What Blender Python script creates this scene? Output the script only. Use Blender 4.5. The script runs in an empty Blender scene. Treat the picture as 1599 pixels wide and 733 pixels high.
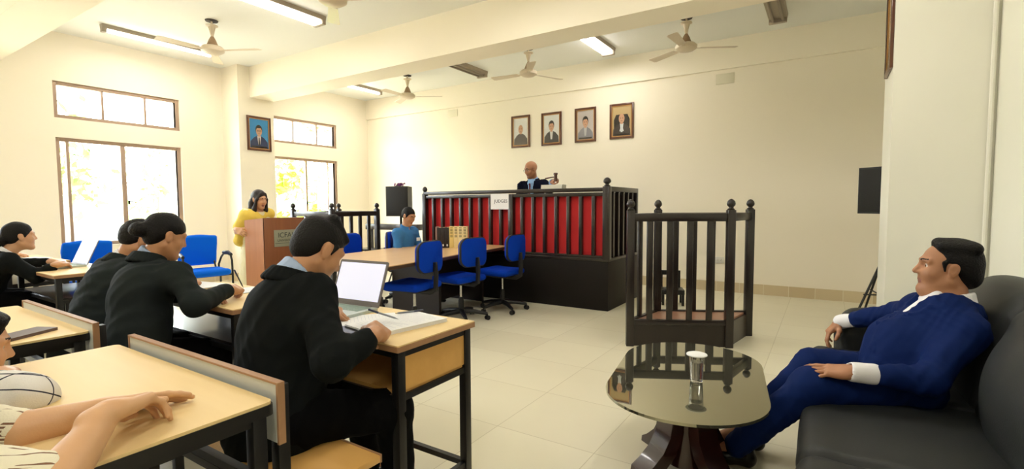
import bpy, bmesh, math, random
import numpy as np
from mathutils import Vector, Matrix, Euler

random.seed(7)
SC = bpy.context.scene
COL = SC.collection
PI = math.pi

# ------------------------------------------------------------------ materials
def lin(c):
    return tuple(((x / 255.0) / 12.92 if x / 255.0 <= 0.04045 else ((x / 255.0 + 0.055) / 1.055) ** 2.4) for x in c)

MATS = {}
def mat(name, rgb, rough=0.6, metal=0.0, var=0.0, vscale=8.0, bump=0.0, bscale=60.0, spec=0.5, coat=0.0, sheen=0.0):
    if name in MATS:
        return MATS[name]
    m = bpy.data.materials.new(name); m.use_nodes = True
    nt = m.node_tree; b = nt.nodes['Principled BSDF']
    c = lin(rgb)
    b.inputs['Base Color'].default_value = (*c, 1)
    b.inputs['Roughness'].default_value = rough
    b.inputs['Metallic'].default_value = metal
    b.inputs['Specular IOR Level'].default_value = spec
    b.inputs['Coat Weight'].default_value = coat
    b.inputs['Sheen Weight'].default_value = sheen
    if var > 0 or bump > 0:
        tc = nt.nodes.new('ShaderNodeTexCoord')
    if var > 0:
        n = nt.nodes.new('ShaderNodeTexNoise'); n.inputs['Scale'].default_value = vscale; n.inputs['Detail'].default_value = 4
        nt.links.new(tc.outputs['Object'], n.inputs['Vector'])
        mx = nt.nodes.new('ShaderNodeMix'); mx.data_type = 'RGBA'
        mx.inputs[6].default_value = (*[x * (1 - var) for x in c], 1)
        mx.inputs[7].default_value = (*[min(1, x * (1 + var)) for x in c], 1)
        nt.links.new(n.outputs['Fac'], mx.inputs[0]); nt.links.new(mx.outputs[2], b.inputs['Base Color'])
    if bump > 0:
        n2 = nt.nodes.new('ShaderNodeTexNoise'); n2.inputs['Scale'].default_value = bscale; n2.inputs['Detail'].default_value = 3
        nt.links.new(tc.outputs['Object'], n2.inputs['Vector'])
        bp = nt.nodes.new('ShaderNodeBump'); bp.inputs['Strength'].default_value = bump; bp.inputs['Distance'].default_value = 0.01
        nt.links.new(n2.outputs['Fac'], bp.inputs['Height']); nt.links.new(bp.outputs['Normal'], b.inputs['Normal'])
    MATS[name] = m
    return m

def wood(name, rgb_a, rgb_b, rough=0.4, axis=0, scale=3.0, coat=0.0):
    if name in MATS:
        return MATS[name]
    m = bpy.data.materials.new(name); m.use_nodes = True
    nt = m.node_tree; b = nt.nodes['Principled BSDF']
    tc = nt.nodes.new('ShaderNodeTexCoord'); mp = nt.nodes.new('ShaderNodeMapping')
    s = [scale * 9] * 3; s[axis] = scale * 0.6
    mp.inputs['Scale'].default_value = s
    n = nt.nodes.new('ShaderNodeTexNoise'); n.inputs['Scale'].default_value = 1.0; n.inputs['Detail'].default_value = 6; n.inputs['Distortion'].default_value = 0.6
    cr = nt.nodes.new('ShaderNodeMix'); cr.data_type = 'RGBA'
    cr.inputs[6].default_value = (*lin(rgb_a), 1); cr.inputs[7].default_value = (*lin(rgb_b), 1)
    nt.links.new(tc.outputs['Object'], mp.inputs['Vector']); nt.links.new(mp.outputs['Vector'], n.inputs['Vector'])
    nt.links.new(n.outputs['Fac'], cr.inputs[0]); nt.links.new(cr.outputs[2], b.inputs['Base Color'])
    b.inputs['Roughness'].default_value = rough; b.inputs['Coat Weight'].default_value = coat
    MATS[name] = m
    return m

def emit(name, rgb, strength):
    if name in MATS:
        return MATS[name]
    m = bpy.data.materials.new(name); m.use_nodes = True
    b = m.node_tree.nodes['Principled BSDF']
    b.inputs['Base Color'].default_value = (*lin(rgb), 1)
    b.inputs['Emission Color'].default_value = (*lin(rgb), 1)
    b.inputs['Emission Strength'].default_value = strength
    MATS[name] = m
    return m

def glassy(name, tint=(255, 255, 255), rough=0.0, facing=0.08):
    if name in MATS:
        return MATS[name]
    m = bpy.data.materials.new(name); m.use_nodes = True
    nt = m.node_tree; nt.nodes.clear()
    o = nt.nodes.new('ShaderNodeOutputMaterial'); t = nt.nodes.new('ShaderNodeBsdfTransparent'); g = nt.nodes.new('ShaderNodeBsdfGlossy')
    lw = nt.nodes.new('ShaderNodeLayerWeight'); pw = nt.nodes.new('ShaderNodeMath'); pw.operation = 'POWER'; pw.inputs[1].default_value = 4.0; nt.links.new(lw.outputs['Facing'], pw.inputs[0]); fr = nt.nodes.new('ShaderNodeMath'); fr.operation = 'MULTIPLY_ADD'; fr.inputs[1].default_value = 0.2; fr.inputs[2].default_value = 0.02; nt.links.new(pw.outputs[0], fr.inputs[0])
    t.inputs['Color'].default_value = (*lin(tint), 1); g.inputs['Roughness'].default_value = rough
    mx = nt.nodes.new('ShaderNodeMixShader')
    nt.links.new(fr.outputs[0], mx.inputs[0]); nt.links.new(t.outputs[0], mx.inputs[1]); nt.links.new(g.outputs[0], mx.inputs[2])
    nt.links.new(mx.outputs[0], o.inputs['Surface'])
    MATS[name] = m
    return m

# ------------------------------------------------------------------ scene tree helpers
def V(*a):
    return np.array(a, float)

def tag(o, label=None, cat=None, group=None, kind=None):
    if label: o['label'] = label
    if cat: o['category'] = cat
    if group: o['group'] = group
    if kind: o['kind'] = kind
    return o

def thing(name, label, cat, loc=(0, 0, 0), rz=0.0, group=None):
    o = bpy.data.objects.new(name, None); COL.objects.link(o)
    o.empty_display_size = 0.1
    o.location = loc; o.rotation_euler = (0, 0, rz)
    return tag(o, label, cat, group)

def kids(o):
    return [c for c in bpy.data.objects if c.parent == o]

def copy_tree(o, parent=None):
    c = o.copy(); COL.objects.link(c)
    if parent is not None:
        c.parent = parent
    for ch in kids(o):
        copy_tree(ch, c)
    return c

def dup(o, loc, rz, label, group=None):
    c = copy_tree(o); c.location = loc; c.rotation_euler = (0, 0, rz); c['label'] = label
    if group: c['group'] = group
    return c

def finish(me, name, mats, parent=None, angle=35):
    for m in (mats if isinstance(mats, (list, tuple)) else [mats]):
        me.materials.append(m)
    me.polygons.foreach_set('use_smooth', np.ones(len(me.polygons), dtype=bool))
    try:
        me.set_sharp_from_angle(angle=math.radians(angle))
    except Exception:
        pass
    me.update()
    o = bpy.data.objects.new(name, me); COL.objects.link(o)
    if parent is not None:
        o.parent = parent
    return o

class MB:
    """collects simple solids, builds ONE mesh object"""
    def __init__(self):
        self.v = []; self.f = []; self.mi = []
    def add(self, vs, fs, mi=0):
        k = len(self.v)
        self.v.extend([tuple(map(float, p)) for p in vs]); self.f.extend([tuple(i + k for i in f) for f in fs]); self.mi.extend([mi] * len(fs))
        return self
    def box(self, a, b, bev=0.0, mi=0, M=None):
        lo = [min(a[i], b[i]) for i in range(3)]; hi = [max(a[i], b[i]) for i in range(3)]
        if bev <= 0:
            vs = [(x, y, z) for x in (lo[0], hi[0]) for y in (lo[1], hi[1]) for z in (lo[2], hi[2])]
            fs = [(0, 1, 3, 2), (4, 6, 7, 5), (0, 4, 5, 1), (2, 3, 7, 6), (0, 2, 6, 4), (1, 5, 7, 3)]
        else:
            bm = bmesh.new(); bmesh.ops.create_cube(bm, size=1)
            for v in bm.verts:
                v.co = Vector([(lo[i] + hi[i]) / 2 + v.co[i] * (hi[i] - lo[i]) for i in range(3)])
            bev = min(bev, 0.49 * min(hi[i] - lo[i] for i in range(3)))
            bmesh.ops.bevel(bm, geom=list(bm.edges), offset=bev, segments=2 if bev < 0.02 else 4, profile=0.5, affect='EDGES')
            bm.verts.index_update()
            vs = [tuple(v.co) for v in bm.verts]; fs = [tuple(v.index for v in f.verts) for f in bm.faces]; bm.free()
        if M is not None:
            vs = [tuple(M @ Vector(p)) for p in vs]
        return self.add(vs, fs, mi)
    def cbox(self, c, s, rz=0.0, bev=0.0, mi=0, R=None):
        M = Matrix.Translation(Vector(c)) @ (R.to_4x4() if R is not None else Matrix.Rotation(rz, 4, 'Z'))
        return self.box([-x / 2 for x in s], [x / 2 for x in s], bev, mi, M)
    def tube(self, pts, rad, n=10, mi=0, cap=True, sq=None):
        pts = [np.array(p, float) for p in pts]
        if not isinstance(rad, (list, tuple)): rad = [rad] * len(pts)
        rings = []; prev = None
        for i, p in enumerate(pts):
            t = (pts[min(i + 1, len(pts) - 1)] - pts[max(i - 1, 0)]); t = t / (np.linalg.norm(t) + 1e-12)
            if prev is None:
                a = np.array([0, 0, 1.0]) if abs(t[2]) < 0.9 else np.array([0, 1.0, 0])
                u = np.cross(a, t); u /= np.linalg.norm(u)
            else:
                u = prev - t * (prev @ t); u /= (np.linalg.norm(u) + 1e-12)
            prev = u; w = np.cross(t, u)
            rings.append([p + rad[i] * (math.cos(2 * PI * j / n) * u + math.sin(2 * PI * j / n) * w * (sq or 1.0)) for j in range(n)])
        vs = [q for r in rings for q in r]; fs = []
        for i in range(len(pts) - 1):
            for j in range(n):
                fs.append((i * n + j, i * n + (j + 1) % n, (i + 1) * n + (j + 1) % n, (i + 1) * n + j))
        if cap:
            fs.append(tuple(range(n - 1, -1, -1))); fs.append(tuple((len(pts) - 1) * n + j for j in range(n)))
        return self.add(vs, fs, mi)
    def bar(self, a, b, w, d, up=(0, 0, 1), mi=0, bev=0.0):
        a = Vector(a); b = Vector(b); t = (b - a); L = t.length; t.normalize()
        up = Vector(up)
        if abs(t.dot(up)) > 0.95: up = Vector((0, 1, 0))
        s = t.cross(up).normalized(); u = s.cross(t).normalized()
        M = Matrix(((s[0], t[0], u[0], (a[0] + b[0]) / 2), (s[1], t[1], u[1], (a[1] + b[1]) / 2), (s[2], t[2], u[2], (a[2] + b[2]) / 2), (0, 0, 0, 1)))
        return self.box((-w / 2, -L / 2, -d / 2), (w / 2, L / 2, d / 2), bev, mi, M)
    def lathe(self, prof, c=(0, 0, 0), n=20, mi=0, M=None):
        vs = []; fs = []
        for r, z in prof:
            for j in range(n):
                p = Vector((r * math.cos(2 * PI * j / n), r * math.sin(2 * PI * j / n), z))
                if M is not None: p = M @ p
                vs.append((p[0] + c[0], p[1] + c[1], p[2] + c[2]))
        for i in range(len(prof) - 1):
            for j in range(n):
                fs.append((i * n + j, i * n + (j + 1) % n, (i + 1) * n + (j + 1) % n, (i + 1) * n + j))
        if prof[0][0] > 1e-6: fs.append(tuple(range(n - 1, -1, -1)))
        if prof[-1][0] > 1e-6: fs.append(tuple((len(prof) - 1) * n + j for j in range(n)))
        return self.add(vs, fs, mi)
    def prism(self, poly, z0, z1, M=None, mi=0):
        n = len(poly)
        vs = [(x, y, z0) for x, y in poly] + [(x, y, z1) for x, y in poly]
        fs = [tuple(range(n - 1, -1, -1)), tuple(range(n, 2 * n))] + [(i, (i + 1) % n, n + (i + 1) % n, n + i) for i in range(n)]
        if M is not None: vs = [tuple(M @ Vector(p)) for p in vs]
        return self.add(vs, fs, mi)
    def ell(self, c, r, n=16, m=10, mi=0, M=None):
        prof = [(max(1e-7, math.sin(PI * i / m)), -math.cos(PI * i / m)) for i in range(m + 1)]
        vs = []; fs = []
        for s, z in prof:
            for j in range(n):
                p = Vector((r[0] * s * math.cos(2 * PI * j / n), r[1] * s * math.sin(2 * PI * j / n), r[2] * z))
                if M is not None: p = M @ p
                vs.append((p[0] + c[0], p[1] + c[1], p[2] + c[2]))
        for i in range(m):
            for j in range(n):
                fs.append((i * n + j, i * n + (j + 1) % n, (i + 1) * n + (j + 1) % n, (i + 1) * n + j))
        return self.add(vs, fs, mi)
    def build(self, name, mats, parent=None, angle=35, merge=True):
        me = bpy.data.meshes.new(name)
        me.from_pydata(self.v, [], self.f)
        me.polygons.foreach_set('material_index', np.array(self.mi, dtype=np.int32))
        if merge:
            bm = bmesh.new(); bm.from_mesh(me)
            bmesh.ops.remove_doubles(bm, verts=bm.verts, dist=1e-6)
            bmesh.ops.recalc_face_normals(bm, faces=bm.faces)
            bm.to_mesh(me); bm.free()
        return finish(me, name, mats, parent, angle)

def rrect(w, h, r, n=6, cx=0, cy=0):
    pts = []
    for (sx, sy, a0) in ((1, 1, 0), (-1, 1, PI / 2), (-1, -1, PI), (1, -1, 1.5 * PI)):
        for i in range(n + 1):
            a = a0 + PI / 2 * i / n
            pts.append((cx + sx * (w / 2 - r) + r * math.cos(a), cy + sy * (h / 2 - r) + r * math.sin(a)))
    return pts

def text(name, body, size, m, parent, M, depth=0.001, align='CENTER', width=None):
    cu = bpy.data.curves.new(name, 'FONT'); cu.body = body; cu.size = size; cu.extrude = depth
    cu.align_x = align; cu.align_y = 'CENTER'
    tmp = bpy.data.objects.new(name, cu); COL.objects.link(tmp)
    dg = bpy.context.evaluated_depsgraph_get()
    me = bpy.data.meshes.new_from_object(tmp.evaluated_get(dg))
    bpy.data.objects.remove(tmp)
    me.materials.clear()
    o = finish(me, name, m, parent)
    o.matrix_local = M
    return o

# ------------------------------------------------------------------ signed distance modelling
class SD:
    """smooth union of round cones, ellipsoids and boxes, meshed by sparse surface nets"""
    def __init__(self):
        self.p = []
    def rc(self, a, b, r1, r2=None, k=0.02, mi=0, op=1, flat=None):
        a = np.array(a, float); b = np.array(b, float); r2 = r1 if r2 is None else r2
        c = (a + b) / 2; R = np.linalg.norm(b - a) / 2 + max(r1, r2)
        self.p.append(('rc', a, b, r1, r2, flat, k, mi, op, c, R)); return self
    def el(self, c, r, M=None, k=0.02, mi=0, op=1):
        c = np.array(c, float); r = np.array(r, float)
        self.p.append(('el', c, r, M, None, None, k, mi, op, c, float(r.max()))); return self
    def bx(self, c, s, M=None, rd=0.01, k=0.02, mi=0, op=1):
        c = np.array(c, float); s = np.array(s, float)
        self.p.append(('bx', c, s, M, rd, None, k, mi, op, c, float(np.linalg.norm(s)))); return self
    @staticmethod
    def dist(q, P):
        if q[0] == 'rc':
            a, b, r1, r2, flat = q[1:6]
            ab = b - a; L2 = ab @ ab + 1e-12
            d = P - a
            t = np.clip(d @ ab / L2, 0, 1)
            e = d - t[:, None] * ab
            if flat is not None:
                n, s = flat
                e = e + np.outer((e @ n) * (s - 1.0), n)
            return np.sqrt((e * e).sum(1)) - (r1 + (r2 - r1) * t)
        if q[0] == 'el':
            c, r, M = q[1:4]
            d = P - c
            if M is not None: d = d @ M
            k0 = np.sqrt(((d / r) ** 2).sum(1)); k1 = np.sqrt(((d / (r * r)) ** 2).sum(1)) + 1e-9
            return np.where(k0 < 1e-4, -r.min(), k0 * (k0 - 1) / k1)
        c, s, M, rd = q[1:5]
        d = P - c
        if M is not None: d = d @ M
        w = np.abs(d) - (s - rd)
        return np.sqrt((np.maximum(w, 0) ** 2).sum(1)) + np.minimum(w.max(1), 0) - rd
    def field(self, P, prims, noise=None):
        F = None
        for q in prims:
            d = self.dist(q, P); k = q[6]
            if q[8] > 0:
                if F is None: F = d
                else:
                    h = np.maximum(k - np.abs(F - d), 0) / max(k, 1e-9)
                    F = np.minimum(F, d) - h * h * k * 0.25
            elif F is not None:
                h = np.maximum(k - np.abs(F + d), 0) / max(k, 1e-9)
                F = np.maximum(F, -d) + h * h * k * 0.25
        if noise is not None:
            F = F + noise(P)
        return F
    def mesh(self, name, mats, parent=None, h=0.006, noise=None, B=14, into=None):
        pos = [q for q in self.p if q[8] > 0]
        lo = np.min([q[9] - q[10] for q in pos], 0) - 4 * h; hi = np.max([q[9] + q[10] for q in pos], 0) + 4 * h
        bs = B * h
        nb = np.ceil((hi - lo) / bs).astype(int)
        gi = np.stack(np.meshgrid(*[np.arange(n) for n in nb], indexing='ij'), -1).reshape(-1, 3)
        cen = lo + (gi + 0.5) * bs
        rad = bs * math.sqrt(3) / 2
        F0 = self.field(cen, self.p)
        act = gi[np.abs(F0) < rad * 1.25 + 0.03]
        ax = np.arange(B + 1)
        loc = np.stack(np.meshgrid(ax, ax, ax, indexing='ij'), -1).reshape(-1, 3)
        keyv = {}; verts = []; quads = []
        NV = 0
        cells_all = []; pos_all = []; edges_all = []
        for g in act:
            c = lo + (g + 0.5) * bs
            pr = [q for q in self.p if np.linalg.norm(q[9] - c) - q[10] < rad + 0.05 + q[6]]
            if not any(q[8] > 0 for q in pr): continue
            base = g * B
            P = lo + (base + loc) * h
            F = self.field(P, pr, noise)
            if F is None or F.min() > 0 or F.max() < 0: continue
            F = F.reshape(B + 1, B + 1, B + 1); s = F < 0
            S8 = sum(s[i:B + i, j:B + j, k:B + k].astype(int) for i in (0, 1) for j in (0, 1) for k in (0, 1))
            ids = np.argwhere((S8 > 0) & (S8 < 8))
            if not len(ids): continue
            acc = np.zeros((len(ids), 3)); cnt = np.zeros(len(ids))
            for axs in range(3):
                o = [a for a in range(3) if a != axs]
                for i in (0, 1):
                    for j in (0, 1):
                        A = ids.copy(); A[:, o[0]] += i; A[:, o[1]] += j
                        E = A.copy(); E[:, axs] += 1
                        fa = F[tuple(A.T)]; fb = F[tuple(E.T)]
                        m = (fa < 0) != (fb < 0)
                        t = np.where(m, fa / np.where(m, fa - fb, 1), 0)
                        q = A.astype(float); q[:, axs] += t
                        acc[m] += q[m]; cnt += m
            vp = lo + (base + acc / cnt[:, None]) * h
            cells_all.append(ids + base); pos_all.append(vp)
            for axs in range(3):
                o1, o2 = (axs + 1) % 3, (axs + 2) % 3
                sl0 = [slice(0, B)] * 3; sl1 = [slice(0, B)] * 3
                sl1[axs] = slice(1, B + 1)
                a = s[tuple(sl0)]; b = s[tuple(sl1)]
                e = np.argwhere(a != b)
                if len(e):
                    flip = a[tuple(e.T)]
                    edges_all.append((axs, e + base, flip))
        cells = np.concatenate(cells_all); P = np.concatenate(pos_all)
        DIM = nb * B + 2
        key = (cells[:, 0] * DIM[1] + cells[:, 1]) * DIM[2] + cells[:, 2]
        order = np.argsort(key); ks = key[order]
        def look(c):
            k = (c[:, 0] * DIM[1] + c[:, 1]) * DIM[2] + c[:, 2]
            i = np.clip(np.searchsorted(ks, k), 0, len(ks) - 1)
            return np.where(ks[i] == k, order[i], -1)
        Q = []
        for axs, e, flip in edges_all:
            o1, o2 = (axs + 1) % 3, (axs + 2) % 3
            def sh(i, j):
                c = e.copy(); c[:, o1] -= i; c[:, o2] -= j; return look(c)
            q = np.stack([sh(1, 1), sh(0, 1), sh(0, 0), sh(1, 0)], 1)
            q[~flip] = q[~flip][:, ::-1]
            ok = (q >= 0).all(1)
            Q.append(q[ok])
        Q = np.concatenate(Q)
        # material by nearest solid
        fm = np.zeros(len(Q), dtype=np.int32)
        if len({q[7] for q in pos}) > 1:
            C = P[Q].mean(1); best = np.full(len(C), 1e9)
            for q in self.p:
                if q[8] < 0 and q[7] == 0: continue
                d = self.dist(q, C)
                if q[8] < 0: d = np.abs(d) - 0.0015
                m = d < best - 1e-9
                best[m] = d[m]; fm[m] = q[7]
        me = bpy.data.meshes.new(name)
        me.vertices.add(len(P)); me.vertices.foreach_set('co', P.astype(np.float32).ravel())
        me.loops.add(len(Q) * 4); me.loops.foreach_set('vertex_index', Q.astype(np.int32).ravel())
        me.polygons.add(len(Q)); me.polygons.foreach_set('loop_start', np.arange(0, len(Q) * 4, 4, dtype=np.int32))
        me.polygons.foreach_set('material_index', fm)
        me.update(calc_edges=True); me.validate()
        return finish(me, name, mats, parent, 180)

def wrinkle(seed, amp, freq, stretch=(1, 1, 1)):
    rng = np.random.RandomState(seed)
    D = rng.normal(size=(6, 3)); D /= np.linalg.norm(D, axis=1)[:, None]
    D = D * freq * rng.uniform(0.6, 1.5, (6, 1)) * np.array(stretch); ph = rng.uniform(0, 6.28, 6)
    def f(P):
        r = 0
        for d, p in zip(D, ph):
            r = r + np.sin(P @ d + p + 1.3 * np.sin(P @ d[[1, 2, 0]] * 0.7 + p))
        return r * (amp / 3.0)
    return f
# ------------------------------------------------------------------ camera
cam = bpy.data.cameras.new('camera'); camo = bpy.data.objects.new('camera', cam); COL.objects.link(camo)
def set_camera():
    yaw, pitch, roll = [math.radians(a) for a in (-32.579, 3.406, -0.281)]
    F = Vector((math.sin(yaw) * math.cos(pitch), math.cos(yaw) * math.cos(pitch), -math.sin(pitch)))
    R = F.cross(Vector((0, 0, 1))).normalized(); U = R.cross(F)
    R, U = R * math.cos(roll) + U * math.sin(roll), U * math.cos(roll) - R * math.sin(roll)
    M = Matrix((R, U, -F)).transposed().to_4x4(); M.translation = Vector((8.774, -7.698, 1.28))
    camo.matrix_world = M
    cam.sensor_width = 36; cam.lens = 36 * 767.35 / 1599; cam.clip_start = 0.03
    SC.camera = camo
set_camera()

# ------------------------------------------------------------------ materials
M_wall = mat('cream_wall_paint', (252, 243, 222), 0.75, var=0.02, vscale=1.2, bump=0.03, bscale=90)
M_pillar = mat('white_wall_paint', (240, 238, 224), 0.7, var=0.03, vscale=1.5, bump=0.03, bscale=90)
M_ceil = mat('ceiling_distemper', (240, 240, 232), 0.85, var=0.02, vscale=1.0)
M_frame = mat('brown_window_metal', (172, 146, 124), 0.5, var=0.08, vscale=10)
M_glass = glassy('window_glass', (250, 252, 252))
M_black = mat('black_paint', (14, 13, 13), 0.4, var=0.1, vscale=20)
M_white = mat('white_enamel', (228, 224, 214), 0.4)
M_fix = mat('aged_fixture_enamel', (170, 158, 140), 0.5)
M_paper = mat('white_paper', (240, 240, 240), 0.8)
M_chrome = mat('chrome', (200, 200, 200), 0.2, metal=1.0)
M_blackplastic = mat('black_plastic', (16, 16, 18), 0.45)
M_dark = wood('dark_polished_wood', (38, 27, 22), (22, 15, 13), 0.32, 2, 2.0, 0.2)
M_teak = wood('teak_veneer', (208, 150, 92), (180, 120, 66), 0.4, 2, 2.0)
M_lam = wood('beige_laminate', (240, 212, 156), (230, 198, 138), 0.5, 0, 1.5)
M_lamw = wood('golden_laminate', (226, 178, 104), (208, 156, 84), 0.35, 0, 1.5)
M_lip = wood('wood_edge_lipping', (180, 138, 100), (152, 112, 80), 0.5, 0, 2.0)
M_greylam = mat('pale_grey_laminate', (208, 210, 204), 0.5)
M_skirt = None

def floor_material():
    m = bpy.data.materials.new('cream_floor_tiles'); m.use_nodes = True
    nt = m.node_tree; b = nt.nodes['Principled BSDF']
    tc = nt.nodes.new('ShaderNodeTexCoord')
    br = nt.nodes.new('ShaderNodeTexBrick'); br.offset = 0.0; br.inputs['Scale'].default_value = 1.0
    br.inputs['Brick Width'].default_value = 0.6; br.inputs['Row Height'].default_value = 0.6; br.inputs['Mortar Size'].default_value = 0.0025
    br.inputs['Color1'].default_value = (*lin((236, 229, 203)), 1); br.inputs['Color2'].default_value = (*lin((230, 222, 195)), 1); br.inputs['Mortar'].default_value = (*lin((206, 196, 166)), 1)
    n = nt.nodes.new('ShaderNodeTexNoise'); n.inputs['Scale'].default_value = 1.3; n.inputs['Detail'].default_value = 5
    mx = nt.nodes.new('ShaderNodeMix'); mx.data_type = 'RGBA'; mx.blend_type = 'MULTIPLY'; mx.inputs[0].default_value = 1.0
    rmp = nt.nodes.new('ShaderNodeMapRange'); rmp.inputs[3].default_value = 0.92; rmp.inputs[4].default_value = 1.04
    nt.links.new(tc.outputs['Object'], br.inputs['Vector']); nt.links.new(tc.outputs['Object'], n.inputs['Vector'])
    nt.links.new(n.outputs['Fac'], rmp.inputs[0]); nt.links.new(br.outputs['Color'], mx.inputs[6]); nt.links.new(rmp.outputs[0], mx.inputs[7])
    nt.links.new(mx.outputs[2], b.inputs['Base Color'])
    b.inputs['Roughness'].default_value = 0.34; b.inputs['Specular IOR Level'].default_value = 0.35
    return m
def skirting_material(axis):
    m = bpy.data.materials.new('marble_skirting_' + axis); m.use_nodes = True
    nt = m.node_tree; b = nt.nodes['Principled BSDF']
    tc = nt.nodes.new('ShaderNodeTexCoord'); sp = nt.nodes.new('ShaderNodeSeparateXYZ'); cb = nt.nodes.new('ShaderNodeCombineXYZ')
    nt.links.new(tc.outputs['Object'], sp.inputs[0]); nt.links.new(sp.outputs[axis], cb.inputs[0]); nt.links.new(sp.outputs['Z'], cb.inputs[1])
    br = nt.nodes.new('ShaderNodeTexBrick'); br.offset = 0.0; br.inputs['Scale'].default_value = 1
    br.inputs['Brick Width'].default_value = 0.31; br.inputs['Row Height'].default_value = 1.0; br.inputs['Mortar Size'].default_value = 0.003
    br.inputs['Color1'].default_value = (*lin((222, 205, 168)), 1); br.inputs['Color2'].default_value = (*lin((206, 186, 148)), 1); br.inputs['Mortar'].default_value = (*lin((236, 228, 205)), 1)
    nt.links.new(cb.outputs[0], br.inputs['Vector']); nt.links.new(br.outputs['Color'], b.inputs['Base Color']); b.inputs['Roughness'].default_value = 0.35
    return m

H = 3.634; RW = 9.71; YB = -10.2
def struct(name, mb, m, parent=None):
    o = mb.build(name, m, parent)
    if parent is None: o['kind'] = 'structure'
    return o

# ------------------------------------------------------------------ shell
struct('floor', MB().box((-0.3, YB - 0.2, -0.1), (RW + 0.2, 0.2, 0)), floor_material())
struct('ceiling', MB().box((-0.3, YB - 0.2, H), (RW + 0.2, 0.2, H + 0.12)), M_ceil)
struct('wall_back', MB().box((-0.3, 0, 0), (RW + 0.2, 0.2, H)), M_wall)
struct('wall_right', MB().box((RW, YB, 0), (RW + 0.2, 0, H)), M_pillar)
struct('wall_front', MB().box((-0.3, YB - 0.2, 0), (RW + 0.2, YB, H)), M_wall)
struct('trim_1', MB().box((0, -0.035, 3.212), (RW, 0.0, H)), M_wall)          # ring beam band on the back wall
WINS = [(-5.372, -3.84), (-2.372, -0.835), (-8.372, -6.84)]
ZU0, ZU1, ZL0, ZL1 = 2.494, 2.987, 0.741, 2.232
wl = MB()
ys = [YB]
for a, b in sorted(WINS): ys += [a, b]
ys.append(0.0)
for i in range(0, len(ys), 2): wl.box((-0.25, ys[i], 0), (0, ys[i + 1], H))
for a, b in WINS:
    wl.box((-0.25, a, 0), (0, b, ZL0)); wl.box((-0.25, a, ZL1), (0, b, ZU0)); wl.box((-0.25, a, ZU1), (0, b, H))
struct('wall_left', wl, M_wall)
PN, PF = -3.17, -2.55
struct('pillar_left', MB().box((0, PN, 0), (0.5, PF, H)), M_wall)
struct('pillar_right', MB().box((9.155, PN, 0), (RW, PF, H)), M_pillar)
struct('ceiling_beam', MB().box((0, -2.965, 3.125), (RW, PF, H)), M_wall)
struct('ceiling_beam', MB().box((0, -6.27, 3.125), (RW, -5.855, H)), M_wall)
struct('baseboard_back', MB().box((0, -0.018, 0), (RW, 0, 0.146)), skirting_material('X'))
sk = MB()
for a, b in ((YB, PN), (PF, 0)): sk.box((0, a, 0), (0.018, b, 0.146))
sk.box((0, PN - 0.018, 0), (0.518, PN, 0.146)); sk.box((0.5, PN, 0), (0.518, PF, 0.146))
struct('baseboard_left', sk, skirting_material('Y'))
sk = MB(); sk.box((RW - 0.018, PF, 0), (RW, 0, 0.146)); sk.box((RW - 0.018, YB, 0), (RW, PN, 0.146)); sk.box((9.137, PN - 0.018, 0), (9.155, PF, 0.146)); sk.box((9.155, PN - 0.018, 0), (RW - 0.018, PN, 0.146))
struct('baseboard_right', sk, skirting_material('Y'))
struct('trim_2', MB().tube([(RW - 0.03, PN - 0.02, 0.146), (RW - 0.03, PN - 0.02, H)], 0.014, 8), M_pillar)   # conduit in the corner
struct('trim_3', MB().box((7.374, -0.006, 3.005), (7.62, 0, 3.155), 0.003).box((2.36, -0.006, 3.04), (2.6, 0, 3.18), 0.003), mat('painted_plate', (232, 226, 200), 0.6))

# ------------------------------------------------------------------ windows
def window(n, a, b, z0, z1, splits, lower):
    w = b - a
    f = MB(); t = 0.05
    X0, X1 = -0.10, -0.03
    f.box((X0, a, z0), (X1, a + t, z1), 0.004).box((X0, b - t, z0), (X1, b, z1), 0.004)
    f.box((X0, a + t, z0), (X1, b - t, z0 + t), 0.004).box((X0, a + t, z1 - t), (X1, b - t, z1), 0.004)
    root = struct('window_%d' % n, f, M_frame)
    for s, wd in splits:
        y = a + w * s
        MB().box((X0 + 0.005, y - wd / 2, z0 + t * .8), (X1 - 0.005, y + wd / 2, z1 - t * .8), 0.003).build('mullion', M_frame, root)
    MB().box((X0 + 0.028, a + t * .7, z0 + t * .7), (X0 + 0.034, b - t * .7, z1 - t * .7)).build('glass_pane', M_glass, root)
    if lower:
        y = a + w * 0.53
        MB().box((X1 - 0.004, y - 0.02, 1.32), (X1 + 0.012, y + 0.005, 1.38), 0.002).tube([(X1 + 0.01, y, 1.36), (X1 + 0.03, y + 0.02, 1.36), (X1 + 0.03, y + 0.10, 1.345)], 0.006, 8).build('latch_handle', mat('dark_latch', (50, 44, 40), 0.4, 0.6), root)
        MB().box((-0.03, a - 0.0, z0 - 0.012), (0.02, b, z0), 0.004).build('sill', M_wall, root)
    return root
window(1, *WINS[0], ZU0, ZU1, [(0.357, 0.03), (0.70, 0.03)], False)
window(2, *WINS[0], ZL0, ZL1, [(0.085, 0.035), (0.497, 0.06)], True)
window(3, *WINS[1], ZU0, ZU1, [(0.357, 0.03), (0.70, 0.03)], False)
window(4, *WINS[1], ZL0, ZL1, [(0.53, 0.035), (0.86, 0.02)], True)
window(5, *WINS[2], ZU0, ZU1, [(0.357, 0.03), (0.70, 0.03)], False)
window(6, *WINS[2], ZL0, ZL1, [(0.497, 0.06)], True)

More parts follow.
